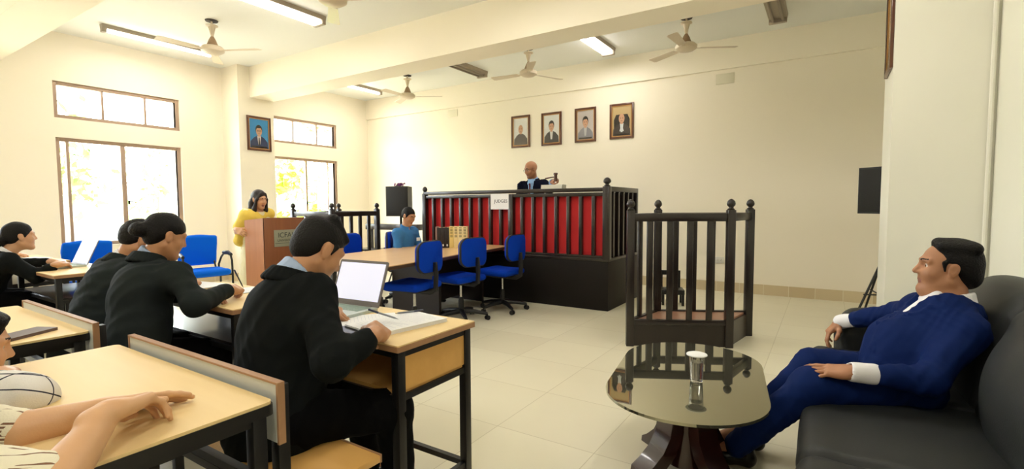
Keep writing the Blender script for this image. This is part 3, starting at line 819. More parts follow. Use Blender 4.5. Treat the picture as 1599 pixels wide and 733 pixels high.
# ------------------------------------------------------------------ blue chairs
M_blue = mat('blue_upholstery', (4, 58, 178), 0.8, var=0.08, vscale=12, bump=0.15, bscale=400, spec=.1)
def task_chair(loc, rz, label):
    t = thing('task_chair', label, 'chair', loc, rz, 'blue task chairs at the long table')
    s = SD(); s.bx((0, 0.02, .475), (.225, .215, .036), None, .035); s.bx((0, .19, .468), (.2, .06, .03), None, .03, .05)
    s.mesh('seat', M_blue, t, 0.012)
    MB().prism(rrect(.40, .38, .06, cy=0.02), .428, .446).build('seat_pan', M_blackplastic, t)
    s = SD(); s.bx((0, -.225, .735), (.205, .026, .185), None, .10 * .26); s.el((0, -.215, .70), (.17, .045, .13), None, .05)
    for sx in (-1, 1):
        pass
    poly = rrect(.40, .31, .09, 8, 0, .775)
    Mx = wallmat((0, -.205, 0), (1, 0, 0), (0, 0, 1), (0, -1, 0))
    mb = MB(); n = len(poly)
    def ring(sc, y, cz=.775): return [((x) * sc, y - 0.0 + 0.05 * ((x * sc) / .21) ** 2 * 0.6, cz + (z - cz) * sc) for x, z in poly]
    rings = [ring(.02, -.170), ring(.7, -.172), ring(.93, -.180), ring(1.0, -.198), ring(1.0, -.222)]
    vs = [p for r in rings for p in r]; fs = [(i * n + j, i * n + (j + 1) % n, (i + 1) * n + (j + 1) % n, (i + 1) * n + j) for i in range(len(rings) - 1) for j in range(n)]
    fs.append(tuple(range(n - 1, -1, -1)))
    mb.add(vs, fs); mb.build('backrest', M_blue, t, 50)
    rings = [ring(1.005, -.212), ring(1.03, -.216), ring(1.03, -.232), ring(.97, -.238)]
    vs = [p for r in rings for p in r]; fs = [(i * n + j, i * n + (j + 1) % n, (i + 1) * n + (j + 1) % n, (i + 1) * n + j) for i in range(len(rings) - 1) for j in range(n)]
    MB().add(vs, fs).build('backrest_rim', M_blackplastic, t, 50)
    rings = [ring(.985, -.226), ring(.97, -.239), ring(.7, -.247), ring(.02, -.25)]
    vs = [p for r in rings for p in r]; fs = [(i * n + j, i * n + (j + 1) % n, (i + 1) * n + (j + 1) % n, (i + 1) * n + j) for i in range(len(rings) - 1) for j in range(n)]
    fs.append(tuple(range((len(rings) - 1) * n, len(rings) * n)))
    MB().add(vs, fs).build('backrest_cover', M_blue, t, 50)
    MB().tube([(0, -.05, .42), (0, -.20, .42), (0, -.26, .45), (0, -.268, .58), (0, -.255, .72)], .018, 8, 0, True, 1.7).build('back_support', M_blackplastic, t)
    MB().box((-.09, -.10, .405), (.09, .10, .43), .008).build('mechanism', M_blackplastic, t)
    MB().tube([(.05, .02, .415), (.20, .02, .41)], .006, 8).build('lever', M_blackplastic, t)
    MB().tube([(0, 0, .24), (0, 0, .41)], .014, 12).build('gas_lift', M_chrome, t)
    MB().lathe([(.03, .09), (.03, .22), (.022, .26), (.015, .262)], n=14).build('column_sleeve', M_blackplastic, t)
    for k in range(5):
        a = 2 * PI * k / 5 + .35; c, q = math.cos(a), math.sin(a)
        MB().tube([(c * .02, q * .02, .105), (c * .16, q * .16, .095), (c * .295, q * .295, .07)], [.030, .024, .017], 8).build('base_spoke', M_blackplastic, t)
        w_ = MB(); R = Matrix.Rotation(a + .6, 4, 'Z') @ Matrix.Rotation(PI / 2, 4, 'X')
        for o in (-.017, .017):
            off = Matrix.Rotation(a + .6, 4, 'Z') @ Vector((0, o, 0))
            w_.lathe([(.0, -.009), (.024, -.009), (.027, -.004), (.027, .004), (.024, .009), (0, .009)], (c * .295 + off[0], q * .295 + off[1], .027), 14, 0, R)
        w_.tube([(c * .295, q * .295, .03), (c * .295, q * .295, .075)], .007, 6)
        w_.build('caster', M_blackplastic, t)
    return t
c1 = task_chair((5.27, -4.06, 0), math.radians(96), 'blue task chair close behind the open laptop, its back turned')
def dupc(loc, deg, label): return dup(c1, loc, math.radians(deg), label)
dupc((5.36, -3.42, 0), 83, 'blue task chair standing between two other blue ones by the table')
dupc((5.47, -2.75, 0), 90, 'blue task chair closest to the red-panelled judges bench')
dupc((3.86, -3.52, 0), -80, 'empty blue task chair across the table before the small railed dock')
dupc((4.02, -2.93, 0), -55, 'blue task chair on which the man in blue shirt sits')

def visitor_chair(loc, rz, label):
    t = thing('visitor_chair', label, 'chair', loc, rz, 'blue armchairs along the window wall')
    mbl = mat('bright_blue_upholstery', (8, 104, 232), 0.75, bump=0.15, bscale=400, spec=.1)
    s = SD(); s.bx((0, 0.03, .44), (.24, .235, .038), None, .036); s.el((0, .2, .445), (.23, .09, .035), None, .04); s.mesh('seat', mbl, t, 0.013)
    s = SD(); R = Matrix.Rotation(math.radians(-10), 3, 'X'); Rn = np.array(R)
    s.bx((0, -.25, .70), (.225, .028, .20), Rn, .027); s.el((0, -.262, .80), (.21, .035, .11), Rn, .05); s.mesh('backrest', mbl, t, 0.013)
    for sx in (-1, 1):
        x = sx * .27
        MB().tube([(x, .20, .0), (x, .20, .40), (x, .19, .58), (x, .15, .645), (x, .05, .66), (x, -.12, .65), (x, -.22, .60), (x * .93, -.27, .5), (x * .9, -.25, .42)], .013, 10).build('arm_frame', M_black, t)
        MB().tube([(x, .17, .655), (x, .05, .675), (x, -.13, .667)], [.018, .024, .018], 10, 0, True, 1.2).build('armrest_pad', M_blackplastic, t)
        MB().tube([(x * .9, -.18, .42), (x * .95, -.25, .0)], .013, 10).build('leg', M_black, t)
    MB().tube([(-.27, .20, .40), (.27, .20, .40)], .011, 8).tube([(-.24, -.18, .41), (.24, -.18, .41)], .011, 8).tube([(-.2, -.2, .42), (-.19, -.275, .6)], .011, 8).tube([(.2, -.2, .42), (.19, -.275, .6)], .011, 8).build('seat_frame', M_black, t)
    return t
v1 = visitor_chair((2.02, -4.52, 0), math.radians(-100), 'blue armchair between the window and the wooden lectern')
dup(v1, (2.02, -5.62, 0), math.radians(-88), 'blue armchair behind the small laptop under the big window')

# ------------------------------------------------------------------ lectern
t = thing('lectern', 'brown wooden lectern with a name board, before the woman in yellow', 'lectern', (3.085, -4.19, 0))
M_lect = wood('lectern_veneer', (196, 130, 80), (168, 104, 60), 0.35, 2, 2.0); M_lect2 = wood('lectern_front_veneer', (150, 92, 54), (124, 72, 42), 0.35, 2, 2.0)
for s in (-1, 1):
    MB().prism([(-.205, 0), (.205, 0), (.205, 1.147), (-.205, 1.115)], s * .25 - .012, s * .25 + .012, wallmat((0, 0, 0), (1, 0, 0), (0, 0, 1), (0, -1, 0))).build('side_panel', M_lect, t)
MB().box((.185, -.262, 0.0), (.207, .262, 1.147), .003).build('front_panel', M_lect2, t)
MB().box((-.19, -.24, .70), (.185, .24, .718)).box((-.19, -.24, .08), (.185, .24, .098)).build('shelf', M_lect, t)
MB().prism([(-.205, 1.094), (.2, 1.126), (.2, 1.144), (-.205, 1.112)], -.238, .238, wallmat((0, 0, 0), (1, 0, 0), (0, 0, 1), (0, -1, 0))).build('reading_top', M_lect, t)
sg = MB().box((.207, -.145, .80), (.214, .145, 1.00), .002).build('name_board', mat('name_board_grey', (150, 150, 128), .5), t)
M_let = mat('board_lettering', (52, 58, 50), .5)
def lm(y, z): return Matrix(((0, 0, 1, .2142), (1, 0, 0, y), (0, 1, 0, z), (0, 0, 0, 1)))
text('lettering', 'ICFAI', 0.085, M_let, sg, lm(0, .935), .0008)
text('lettering', 'UNIVERSITY', 0.040, M_let, sg, lm(0, .873), .0008)
MB().box((.214, -.135, .838), (.2148, .135, .842)).build('rule_line', M_let, sg)

# ------------------------------------------------------------------ judges bench
M_red = mat('red_cloth_panel', (210, 40, 44), 0.75, var=0.08, vscale=5, bump=0.1, bscale=200)
jb = thing('judges_bench', 'dark wooden judges bench with red panels behind its balusters', 'judges bench', (0, 0, 0))
XL, XR, YF, YK = 3.64, 6.60, -2.17, -1.08
MB().box((XL, YF, 0), (XR, YK, 0.62), .004).build('platform', mat('black_stained_board', (20, 16, 15), .5, var=.2, vscale=6, spec=.25), jb)
MB().box((XL - .01, YF - .012, .60), (XR + .012, YK, .635), .006).build('platform_nosing', M_dark, jb)
def post(root, x, y, z0, z1, w, fin=True, name='post'):
    MB().box((x - w / 2, y - w / 2, z0), (x + w / 2, y + w / 2, z1), .005).build(name, M_dark, root)
    if fin:
        MB().lathe([(w * .42, z1 - .002), (w * .46, z1 + .01), (w * .28, z1 + .018), (w * .26, z1 + .028), (w * .52, z1 + .048), (w * .55, z1 + .066), (w * .42, z1 + .09), (w * .2, z1 + .103), (.002, z1 + .108)], (x, y, 0), 18).build('finial', M_dark, root)
post(jb, XL + .03, YF + .03, .62, 1.46, .07); post(jb, XR - .03, YF + .03, .62, 1.50, .085); post(jb, XR - .03, YK - .03, .62, 1.50, .06, False); post(jb, 5.22, YF + .03, .62, 1.43, .075, False)
MB().box((XL + .03, YF - .01, 1.44), (XR - .03, YF + .12, 1.487), .006).build('top_rail', M_dark, jb)
MB().box((XL + .03, YF + .005, 1.385), (XR - .03, YF + .055, 1.43), .004).build('upper_rail', M_dark, jb)
MB().box((XR - .07, YF + .05, 1.44), (XR + .005, YK - .02, 1.50), .006).build('side_rail', M_dark, jb)
MB().box((XL + .03, YF + .005, .635), (XR - .03, YF + .055, .665), .004).build('lower_rail', M_dark, jb)
def bars(root, pts, z0, z1, w, d, rz=0.0):
    for x, y in pts: MB().cbox((x, y, (z0 + z1) / 2), (w, d, z1 - z0), rz, .004).build('baluster', M_dark, root)
bars(jb, [(XL + .03 + (5.22 - XL - .03) * i / 9, YF + .03) for i in range(1, 9)] + [(5.22 + (XR - .03 - 5.22) * i / 8, YF + .03) for i in range(1, 8)], .66, 1.39, .044, .05)
bars(jb, [(XR - .03, YF + .03 + (YK - YF - .06) * i / 6) for i in range(1, 6)], .63, 1.45, .045, .045)
MB().box((XL + .05, YF + .075, .63), (XR - .06, YF + .09, 1.43)).build('red_panel', M_red, jb)
MB().box((XR - .075, YF + .09, .63), (XR - .062, YK, 1.43)).build('side_panel', mat('dark_inner_panel', (26, 18, 17), .5), jb)
MB().box((XL + .05, YF + .09, 1.37), (XR - .08, YF + .48, 1.40), .004).build('writing_shelf', M_dark, jb)
MB().box((XL, YF + .1, .63), (XL + .02, YK, 1.43)).build('end_panel', M_dark, jb)

t = thing('paper_sign', 'white paper sign reading JUDGES on the bench front', 'sign', (5.052, YF - .012, 1.33))
MB().box((-.146, 0, -.105), (.146, .0012, .105)).build('sheet', M_paper, t)
text('lettering', 'JUDGES', 0.062, mat('sign_ink', (60, 60, 66), .6), t, Matrix(((1, 0, 0, .02), (0, 0, -1, -.0008), (0, 1, 0, .005), (0, 0, 0, 1))), .0005)
t = thing('paper_stack', 'pale stack of papers on the bench rail before the judge', 'papers', (5.83, YF + .075, 1.487))
mb = MB()
for i in range(6): mb.cbox((random.uniform(-.004, .004), random.uniform(-.004, .004), .005 + .0085 * i), (.30, .12, .008), random.uniform(-.02, .02))
mb.build('pages', mat('cream_paper', (226, 222, 208), .8), t)
for i, (x, h, a) in enumerate(()): pass

# ------------------------------------------------------------------ docks (witness stands)
def dock(label, corners, sides, plinth_open=True, ht=1.22):
    """corners in order front-left, front-right, back-right, back-left; sides: balusters per side (None = open)"""
    t = thing('witness_stand', label, 'witness stand', (0, 0, 0), 0, 'railed witness stands')
    P = [Vector((x, y, 0)) for x, y in corners]
    c = sum(P, Vector()) / 4
    MB().prism([(p.x, p.y) for p in P], 0.0, 0.215).build('plinth', M_dark, t)
    MB().prism([(c.x + (p.x - c.x) * .93, c.y + (p.y - c.y) * .93) for p in P], 0.215, 0.232).build('floor_board', wood('reddish_board', (186, 138, 112), (164, 118, 94), .35, 0, 2), t)
    for i, p in enumerate(P):
        rz = math.atan2(P[1].y - P[0].y, P[1].x - P[0].x)
        MB().cbox((p.x, p.y, ht / 2 + .005), (.068, .068, ht + .01), rz, .005).build('post', M_dark, t)
        MB().lathe([(.030, ht + .01), (.033, ht + .018), (.02, ht + .025), (.019, ht + .034), (.034, ht + .05), (.037, ht + .066), (.030, ht + .088), (.016, ht + .102), (.002, ht + .108)], (p.x, p.y, 0), 18).build('finial', M_dark, t)
    for i in range(4):
        a, b = P[i], P[(i + 1) % 4]
        n = sides[i]
        u = Vector((0, 0, 1))
        MB().bar(a + u * (ht - .055), b + u * (ht - .055), .045, .07, bev=.004).build('top_rail', M_dark, t)
        if n is None: continue
        MB().bar(a + u * .222, b + u * .222, .045, .045, bev=.004).build('lower_rail', M_dark, t)
        rz = math.atan2(b.y - a.y, b.x - a.x)
        for k in range(1, n + 1):
            q = a + (b - a) * k / (n + 1)
            MB().cbox((q.x, q.y, .69), (.05, .032, 1.0), rz, .004).build('baluster', M_dark, t)
    return t
dock('dark wooden witness stand with acorn finials near the low round-ended table', [(7.30, -3.415), (8.069, -3.013), (8.159, -2.475), (7.39, -2.877)], [4, None, 4, 2])
dock('dark wooden railed stand behind the blue task chairs near the window', [(2.86, -3.19), (2.86, -2.36), (1.95, -2.36), (1.95, -3.19)], [4, None, 3, 2])

t = thing('low_seat', 'small black low seat behind the bars of the witness stand', 'stool', (7.13, -1.30, 0), math.radians(20))
MB().box((-.14, -.13, .14), (.14, .13, .2), .008).build('seat', M_black, t)
for sx in (-1, 1):
    for sy in (-1, 1): MB().box((sx * .12 - .015, sy * .11 - .015, 0), (sx * .12 + .015, sy * .11 + .015, .15)).build('leg', M_black, t)
MB().box((-.14, .11, .2), (-.11, .13, .42)).box((.08, .11, .2), (.11, .13, .42)).box((-.14, .11, .36), (.11, .13, .42), .004).build('backrest', M_black, t)
t = thing('wooden_bench', 'dark wooden plank bench against the wall behind the small railed dock', 'bench', (1.75, -.9, 0), math.radians(4))
MB().box((-.65, -.14, .82), (.65, .02, .93), .006).build('backrest', M_dark, t)
MB().box((-.65, -.42, .42), (.65, -.06, .46), .006).build('seat', M_dark, t)
for s in (-1, 1):
    MB().box((s * .56 - .03, -.10, 0), (s * .56 + .03, -.04, .84), .004).build('leg', M_dark, t); MB().box((s * .56 - .03, -.40, 0), (s * .56 + .03, -.34, .42), .004).build('leg', M_dark, t)

# ------------------------------------------------------------------ loudspeakers
def speaker(loc, rz, label, zc, w=.36, d=.30, h=.46):
    t = thing('loudspeaker', label, 'loudspeaker', loc, rz, 'loudspeakers on stands')
    MB().prism([(-w / 2, -d / 2), (w / 2, -d / 2), (w * .36, d / 2), (-w * .36, d / 2)], zc - h / 2, zc + h / 2).build('cabinet', mat('speaker_shell', (26, 26, 28), .5), t)
    MB().box((-w / 2 + .012, -d / 2 - .008, zc - h / 2 + .015), (w / 2 - .012, -d / 2 + .004, zc + h / 2 - .015), .006).build('grille', mat('speaker_grille', (10, 10, 11), .6, bump=.4, bscale=300), t)
    MB().tube([(-w * .46, -.02, zc + .10), (-w * .485, -.02, zc + .10), (-w * .485, -.02, zc + .15), (-w * .46, -.02, zc + .15)], .007, 6).build('side_handle', mat('handle_grey', (150, 150, 150), .4), t)
    s = thing('speaker_stand', 'black tripod stand under the ' + label, 'speaker stand', loc, rz, 'loudspeaker tripods')
    MB().tube([(0, 0, .18), (0, 0, zc - h / 2)], .018, 12).build('pole', M_black, s)
    MB().lathe([(.03, .62), (.034, .64), (.034, .70), (.026, .72)], n=12).build('collar', M_black, s)
    for k in range(3):
        a = 2 * PI * k / 3 + .5
        MB().tube([(0, 0, .66), (math.cos(a) * .38, math.sin(a) * .38, .015)], .012, 8).build('leg', M_black, s)
        MB().tube([(0, 0, .28), (math.cos(a) * .24, math.sin(a) * .24, .30)], .008, 6).build('brace', M_black, s)
    return t
speaker((3.14, -2.12, 0), math.radians(22), 'black loudspeaker between the railed stand and the judges bench', 1.35)
speaker((9.30, -1.05, 0), math.radians(-40), 'black loudspeaker half hidden behind the white pillar', 1.42, .36, .30, .50)
t = thing('flower_spray', 'purple flower spray lying on top of the loudspeaker by the bench', 'flowers', (3.12, -2.12, 1.58))
mb = MB(); rng = random.Random(4)
for k in range(60):
    a = rng.uniform(0, 6.28); r = rng.uniform(0, .07); c = Vector((math.cos(a) * r * 1.3, math.sin(a) * r, rng.uniform(.01, .05)))
    dv = Vector((rng.uniform(-1, 1), rng.uniform(-1, 1), rng.uniform(0, 1))).normalized() * .025; e = dv.cross(Vector((rng.uniform(-1, 1), 1, .3))).normalized() * .012
    mb.add([c - dv, c + e, c + dv, c - e], [(0, 1, 2, 3)])
mb.build('petals', mat('purple_petals', (120, 58, 116), .7), t, merge=False)
mb = MB()
for k in range(5): mb.tube([(-.09 + .02 * k, -.02 + .01 * k, .004), (.0, .01 * k - .02, .016), (.09, .03 - .012 * k, .012)], .002, 5)
mb.build('stems', mat('dull_stems', (90, 96, 70), .7), t)

# ------------------------------------------------------------------ low table, tumbler
ct = thing('coffee_table', 'low table with round-ended dark glass top and curved wooden base', 'coffee table', (8.228, -5.255, 0), math.radians(9))
m = bpy.data.materials.new('smoked_mirror_glass'); m.use_nodes = True; b = m.node_tree.nodes['Principled BSDF']
b.inputs['Base Color'].default_value = (*lin((158, 156, 136)), 1); b.inputs['Metallic'].default_value = 0.92; b.inputs['Roughness'].default_value = 0.02
MB().prism(rrect(.68, 1.15, .33, 14), .440, .452).build('glass_top', m, ct)
M_mah = wood('mahogany', (60, 24, 20), (34, 14, 13), .22, 2, 2, .4)
prof = [(.27, .438), (.25, .425), (.20, .385), (.155, .32), (.135, .25), (.145, .18), (.185, .11), (.24, .06), (.285, .03), (.29, .0)]
for k in range(4):
    a = PI / 4 + PI / 2 * k
    for s in (0,):
        mb = MB(); th = .055
        outer = prof; inner = [(.18, .438), (.15, .40), (.11, .34), (.075, .27), (.075, .18), (.11, .09), (.17, .03), (.2, .0)]
        M = Matrix.Rotation(a, 4, 'Z') @ wallmat((0, 0, 0), (1, 0, 0), (0, 0, 1), (0, -1, 0))
        vs = []; 
        poly = outer + inner[::-1]
        mb.prism(poly, -th, th, M).build('curved_leg', M_mah, ct, 40)
MB().lathe([(.10, .02), (.085, .10), (.075, .2), (.08, .3), (.12, .40), (.16, .44)], n=24).build('pedestal_core', M_mah, ct)
MB().prism(rrect(.40, .7, .15, 8), .425, .440).build('top_support', M_mah, ct)

t = thing('water_glass', 'tumbler of water with a white paper lid on the low table', 'glass', (8.284, -5.335, .452))
gm = bpy.data.materials.new('clear_glass'); gm.use_nodes = True; b = gm.node_tree.nodes['Principled BSDF']
b.inputs['Transmission Weight'].default_value = 1.0; b.inputs['Roughness'].default_value = 0.0; b.inputs['IOR'].default_value = 1.45
MB().lathe([(0, .002), (.026, .002), (.028, .006), (.0335, .125), (.0318, .125), (.0262, .012), (0, .010)], n=32).build('tumbler', gm, t)
wm = bpy.data.materials.new('water'); wm.use_nodes = True; b = wm.node_tree.nodes['Principled BSDF']
b.inputs['Transmission Weight'].default_value = 1.0; b.inputs['Roughness'].default_value = 0.0; b.inputs['IOR'].default_value = 1.33
MB().lathe([(0, .0125), (.0255, .0125), (.0295, .095), (0, .095)], n=32).build('water', wm, t)
mb = MB(); n = 40
mb.lathe([(0, .136), (.034, .135), (.0455, .131), (.047, .128), (.045, .126), (.03, .1262), (0, .1262)], n=n).build('paper_lid', M_paper, t)

# ------------------------------------------------------------------ sofa
M_leather = mat('charcoal_leatherette', (44, 46, 46), 0.5, var=0.06, vscale=6, bump=0.08, bscale=220, spec=.3)
so = thing('sofa', 'charcoal leatherette sofa along the white wall under the seated man', 'sofa', (0, 0, 0))
YA, YN = -3.92, -6.78
def sofa_part(name, s, h=.014): return s.mesh(name, M_leather, so, h)
s = SD(); s.bx((9.20, (YA + YN) / 2, .19), (.44, (YA - YN) / 2 - .02, .12), None, .03); sofa_part('base_frame', s, .02)
yb = [-4.16, -4.94, -5.72, -6.50]
for i in range(3):
    yc = (yb[i] + yb[i + 1]) / 2; hw = (yb[i] - yb[i + 1]) / 2
    s = SD(); s.bx((9.05, yc, .335), (.325, hw - .002, .075), None, .045); s.el((9.05, yc, .36), (.3, hw * .95, .06), None, .06); s.rc((8.78, yc - hw + .07, .33), (8.78, yc + hw - .07, .33), .07, .07, .05)
    sofa_part('seat_cushion', s)
    R = np.array(Matrix.Rotation(math.radians(14), 3, 'Y'))
    s = SD(); s.bx((9.46, yc, .60), (.10, hw - .004, .25), R, .06); s.el((9.43, yc, .62), (.15, hw * .9, .25), R, .08); s.rc((9.52, yc - hw + .14, .82), (9.52, yc + hw - .14, .82), .085, .085, .07); s.el((9.53, yc, .86), (.09, hw * .7, .07), None, .06)
    sofa_part('back_cushion', s)
s = SD(); s.bx((9.60, (YA + YN) / 2, .46), (.055, (YA - YN) / 2 - .03, .36), None, .05); sofa_part('back_frame', s, .02)
for yc in (YA - .12, YN + .12):
    s = SD(); s.bx((9.25, yc, .32), (.39, .10, .22), None, .07); s.rc((8.955, yc, .545), (9.50, yc, .60), .095, .11, .06); s.rc((8.93, yc, .46), (8.93, yc, .2), .09, .085, .05)
    sofa_part('armrest', s)
for x in (8.86, 9.56):
    for y in (YA - .1, YN + .1): MB().lathe([(.025, 0), (.03, .08)], (x, y, 0), 12).build('foot', M_black, so)
# ------------------------------------------------------------------ people
def nrm(v):
    v = np.array(v, float); return v / (np.linalg.norm(v) + 1e-12)
def mixv(a, b, t): return np.array(a, float) * (1 - t) + np.array(b, float) * t

def skin_mat(name, rgb):
    return mat(name, rgb, 0.48, var=0.06, vscale=30, bump=0.05, bscale=250)
M_eye = mat('eye_white', (226, 218, 208), 0.25); M_iris = mat('dark_iris', (24, 16, 12), 0.15)
M_hair = mat('black_hair', (11, 9, 9), 0.6, bump=0.5, bscale=130, spec=.25)
M_suit = mat('black_suit_cloth', (20, 23, 23), 0.8, var=0.08, vscale=40, bump=0.2, bscale=700, spec=0.08)
M_suit2 = mat('grey_black_suit_cloth', (36, 41, 41), 0.8, var=0.08, vscale=40, bump=0.2, bscale=700, spec=0.08)
M_trous = mat('black_trouser_cloth', (9, 9, 10), 0.85, bump=0.1, bscale=500, spec=0.08)
M_navy = mat('navy_suit_cloth', (14, 34, 86), 0.7, var=0.06, vscale=30, bump=0.15, bscale=600, spec=0.08)
M_navyd = mat('dark_navy_suit_cloth', (11, 15, 34), 0.8, bump=0.15, bscale=600, spec=0.08)
M_shirtw = mat('white_shirt_cloth', (240, 238, 242), 0.8, bump=0.1, bscale=300)
M_shirtb = mat('pale_blue_shirt_cloth', (168, 188, 220), 0.8)
M_denim = mat('blue_shirt_cloth', (52, 118, 178), 0.85, var=0.1, vscale=25, bump=0.15, bscale=400)
M_shoe = mat('black_shoe_leather', (14, 13, 13), 0.25)
M_sock = mat('dark_sock', (26, 22, 22), 0.9)

def head(S, c, f, u, s=1.0, jaw=1.0, face=1.0, nose=1.0, ears=True, eyes='open'):
    """adds a head to the solid S; c centre, f facing, u up. materials: 0 skin 1 lips 2 eye 3 iris 4 brow"""
    f = nrm(f); u = nrm(np.array(u, float) - f * (np.array(u, float) @ f)); l = np.cross(u, f)
    M = np.stack([f, l, u], 1)
    def W(x, y, z): return np.array(c) + s * (f * x + l * y + u * z)
    S.el(W(-.012, 0, .032), np.array([.096, .076, .086]) * s, M, .02)
    S.el(W(.030, 0, -.030), np.array([.062, .060 * face, .082]) * s, M, .03)
    for y in (-1, 1):
        S.rc(W(-.005, y * .055 * jaw, -.050), W(.066, y * .014, -.096), .017 * s * jaw, .015 * s, .03)
        S.el(W(.056, y * .036, -.026), np.array([.026, .026, .026]) * s * face, M, .02)
        S.rc(W(.082, y * .012, .030), W(.070, y * .046, .030), .011 * s, .010 * s, .014)
    S.el(W(.074, 0, -.098), np.array([.017, .020, .016]) * s, M, .02)
    for y in (-1, 1): S.el(W(.094, y * .031, .010), np.array([.022, .019, .013]) * s, M, .012, 0, -1)
    S.rc(W(.084, 0, .018), W(.098 + .005 * nose, 0, -.020), .0075 * s, .0112 * s * nose, .012)
    for y in (-1, 1): S.el(W(.090, y * .0125, -.024), np.array([.012, .0085, .008]) * s * nose, M, .007)
    S.rc(W(.0835, -.012, -.0525), W(.0835, .012, -.0525), .0062 * s, .0062 * s, .008, 1)
    S.rc(W(.0815, -.011, -.0625), W(.0815, .011, -.0625), .0072 * s, .0072 * s, .008, 1)
    S.rc(W(.0915, 0, -.0572), W(.082, .021, -.0575), .0020 * s, .0018 * s, .003, 1, -1); S.rc(W(.0915, 0, -.0572), W(.082, -.021, -.0575), .0020 * s, .0018 * s, .003, 1, -1)
    for y in (-1, 1):
        if eyes == 'open':
            S.el(W(.0655, y * .031, .010), np.array([.0125, .0125, .0125]) * s, M, .001, 2)
            S.el(W(.0745, y * .031, .0085), np.array([.0050, .0058, .0058]) * s, M, .001, 3)
        if eyes == 'down': S.el(W(.0665, y * .031, .009), np.array([.0130, .0140, .0120]) * s, M, .004)
        S.rc(W(.0725, y * .018, .0155), W(.0665, y * .044, .0142), .0060 * s, .0052 * s, .006)
        S.rc(W(.0720, y * .020, .0020), W(.0665, y * .042, .003), .0050 * s, .0048 * s, .006)
        S.rc(W(.0895, y * .013, .0330), W(.0745, y * .050, .0360), .0042 * s, .0028 * s, .003, 4)
        if ears:
            R = np.array(Matrix.Rotation(math.radians(-14), 3, 'Y'))
            S.el(W(-.008, y * .079, .000), np.array([.019, .009, .031]) * s, M @ R, .006)
            S.el(W(-.004, y * .087, .004), np.array([.010, .004, .016]) * s, M @ R, .005, 0, -1)
            S.el(W(-.003, y * .077, -.026), np.array([.010, .007, .010]) * s, M, .006)
    return W, M

def hand(S, w, x, z, side, s=1.0, curl=((20, 25, 15),) * 4, spread=4, thumb=(.62, .62, -.35), tcurl=25, mi=0):
    """w wrist, x direction of the fingers, z direction the back of the hand faces"""
    x = nrm(x); z = nrm(np.array(z, float) - x * (np.array(z, float) @ x)); y = np.cross(z, x) * (1 if side == 'R' else -1)
    M = np.stack([x, y, z], 1)
    def W(a, b, c): return np.array(w) + s * (x * a + y * b + z * c)
    S.rc(W(-.035, 0, 0), W(.02, 0, 0), .026 * s, .025 * s, .02, mi, 1, (z, 1.3))
    S.bx(W(.050, .0, 0), np.array([.043, .038, .0125]) * s, M, .0115 * s, .022, mi)
    S.el(W(.035, .024, -.008), np.array([.032, .016, .014]) * s, M, .015, mi)
    S.el(W(.035, -.026, -.006), np.array([.034, .012, .012]) * s, M, .015, mi)
    L = ((.043, .026, .021), (.048, .029, .022), (.044, .027, .021), (.034, .021, .018))
    for i in range(4):
        p = W(.086 - (.004, 0, .004, .013)[i], .0285 - .019 * i, .0)
        a = 0; sp = math.radians(spread) * (1.5 - i)
        r = (.0092, .0095, .0090, .0080)[i] * s
        for j in range(3):
            a += math.radians(curl[i][j])
            d = nrm((x * math.cos(sp) + y * math.sin(sp)) * math.cos(a) - z * math.sin(a))
            q = p + d * L[i][j] * s
            S.rc(p, q, r, r * .90, .005, mi); p = q; r *= .90
    p = W(.018, .026, -.006); d = nrm(x * thumb[0] + y * thumb[1] + z * thumb[2])
    r = .0125 * s
    for j, ln in enumerate((.040, .032, .026)):
        q = p + d * ln * s; S.rc(p, q, r, r * .88, .010, mi); p = q; r *= .88
        d = nrm(d + (x * .9 - y * .5) * math.radians(tcurl))
    return S

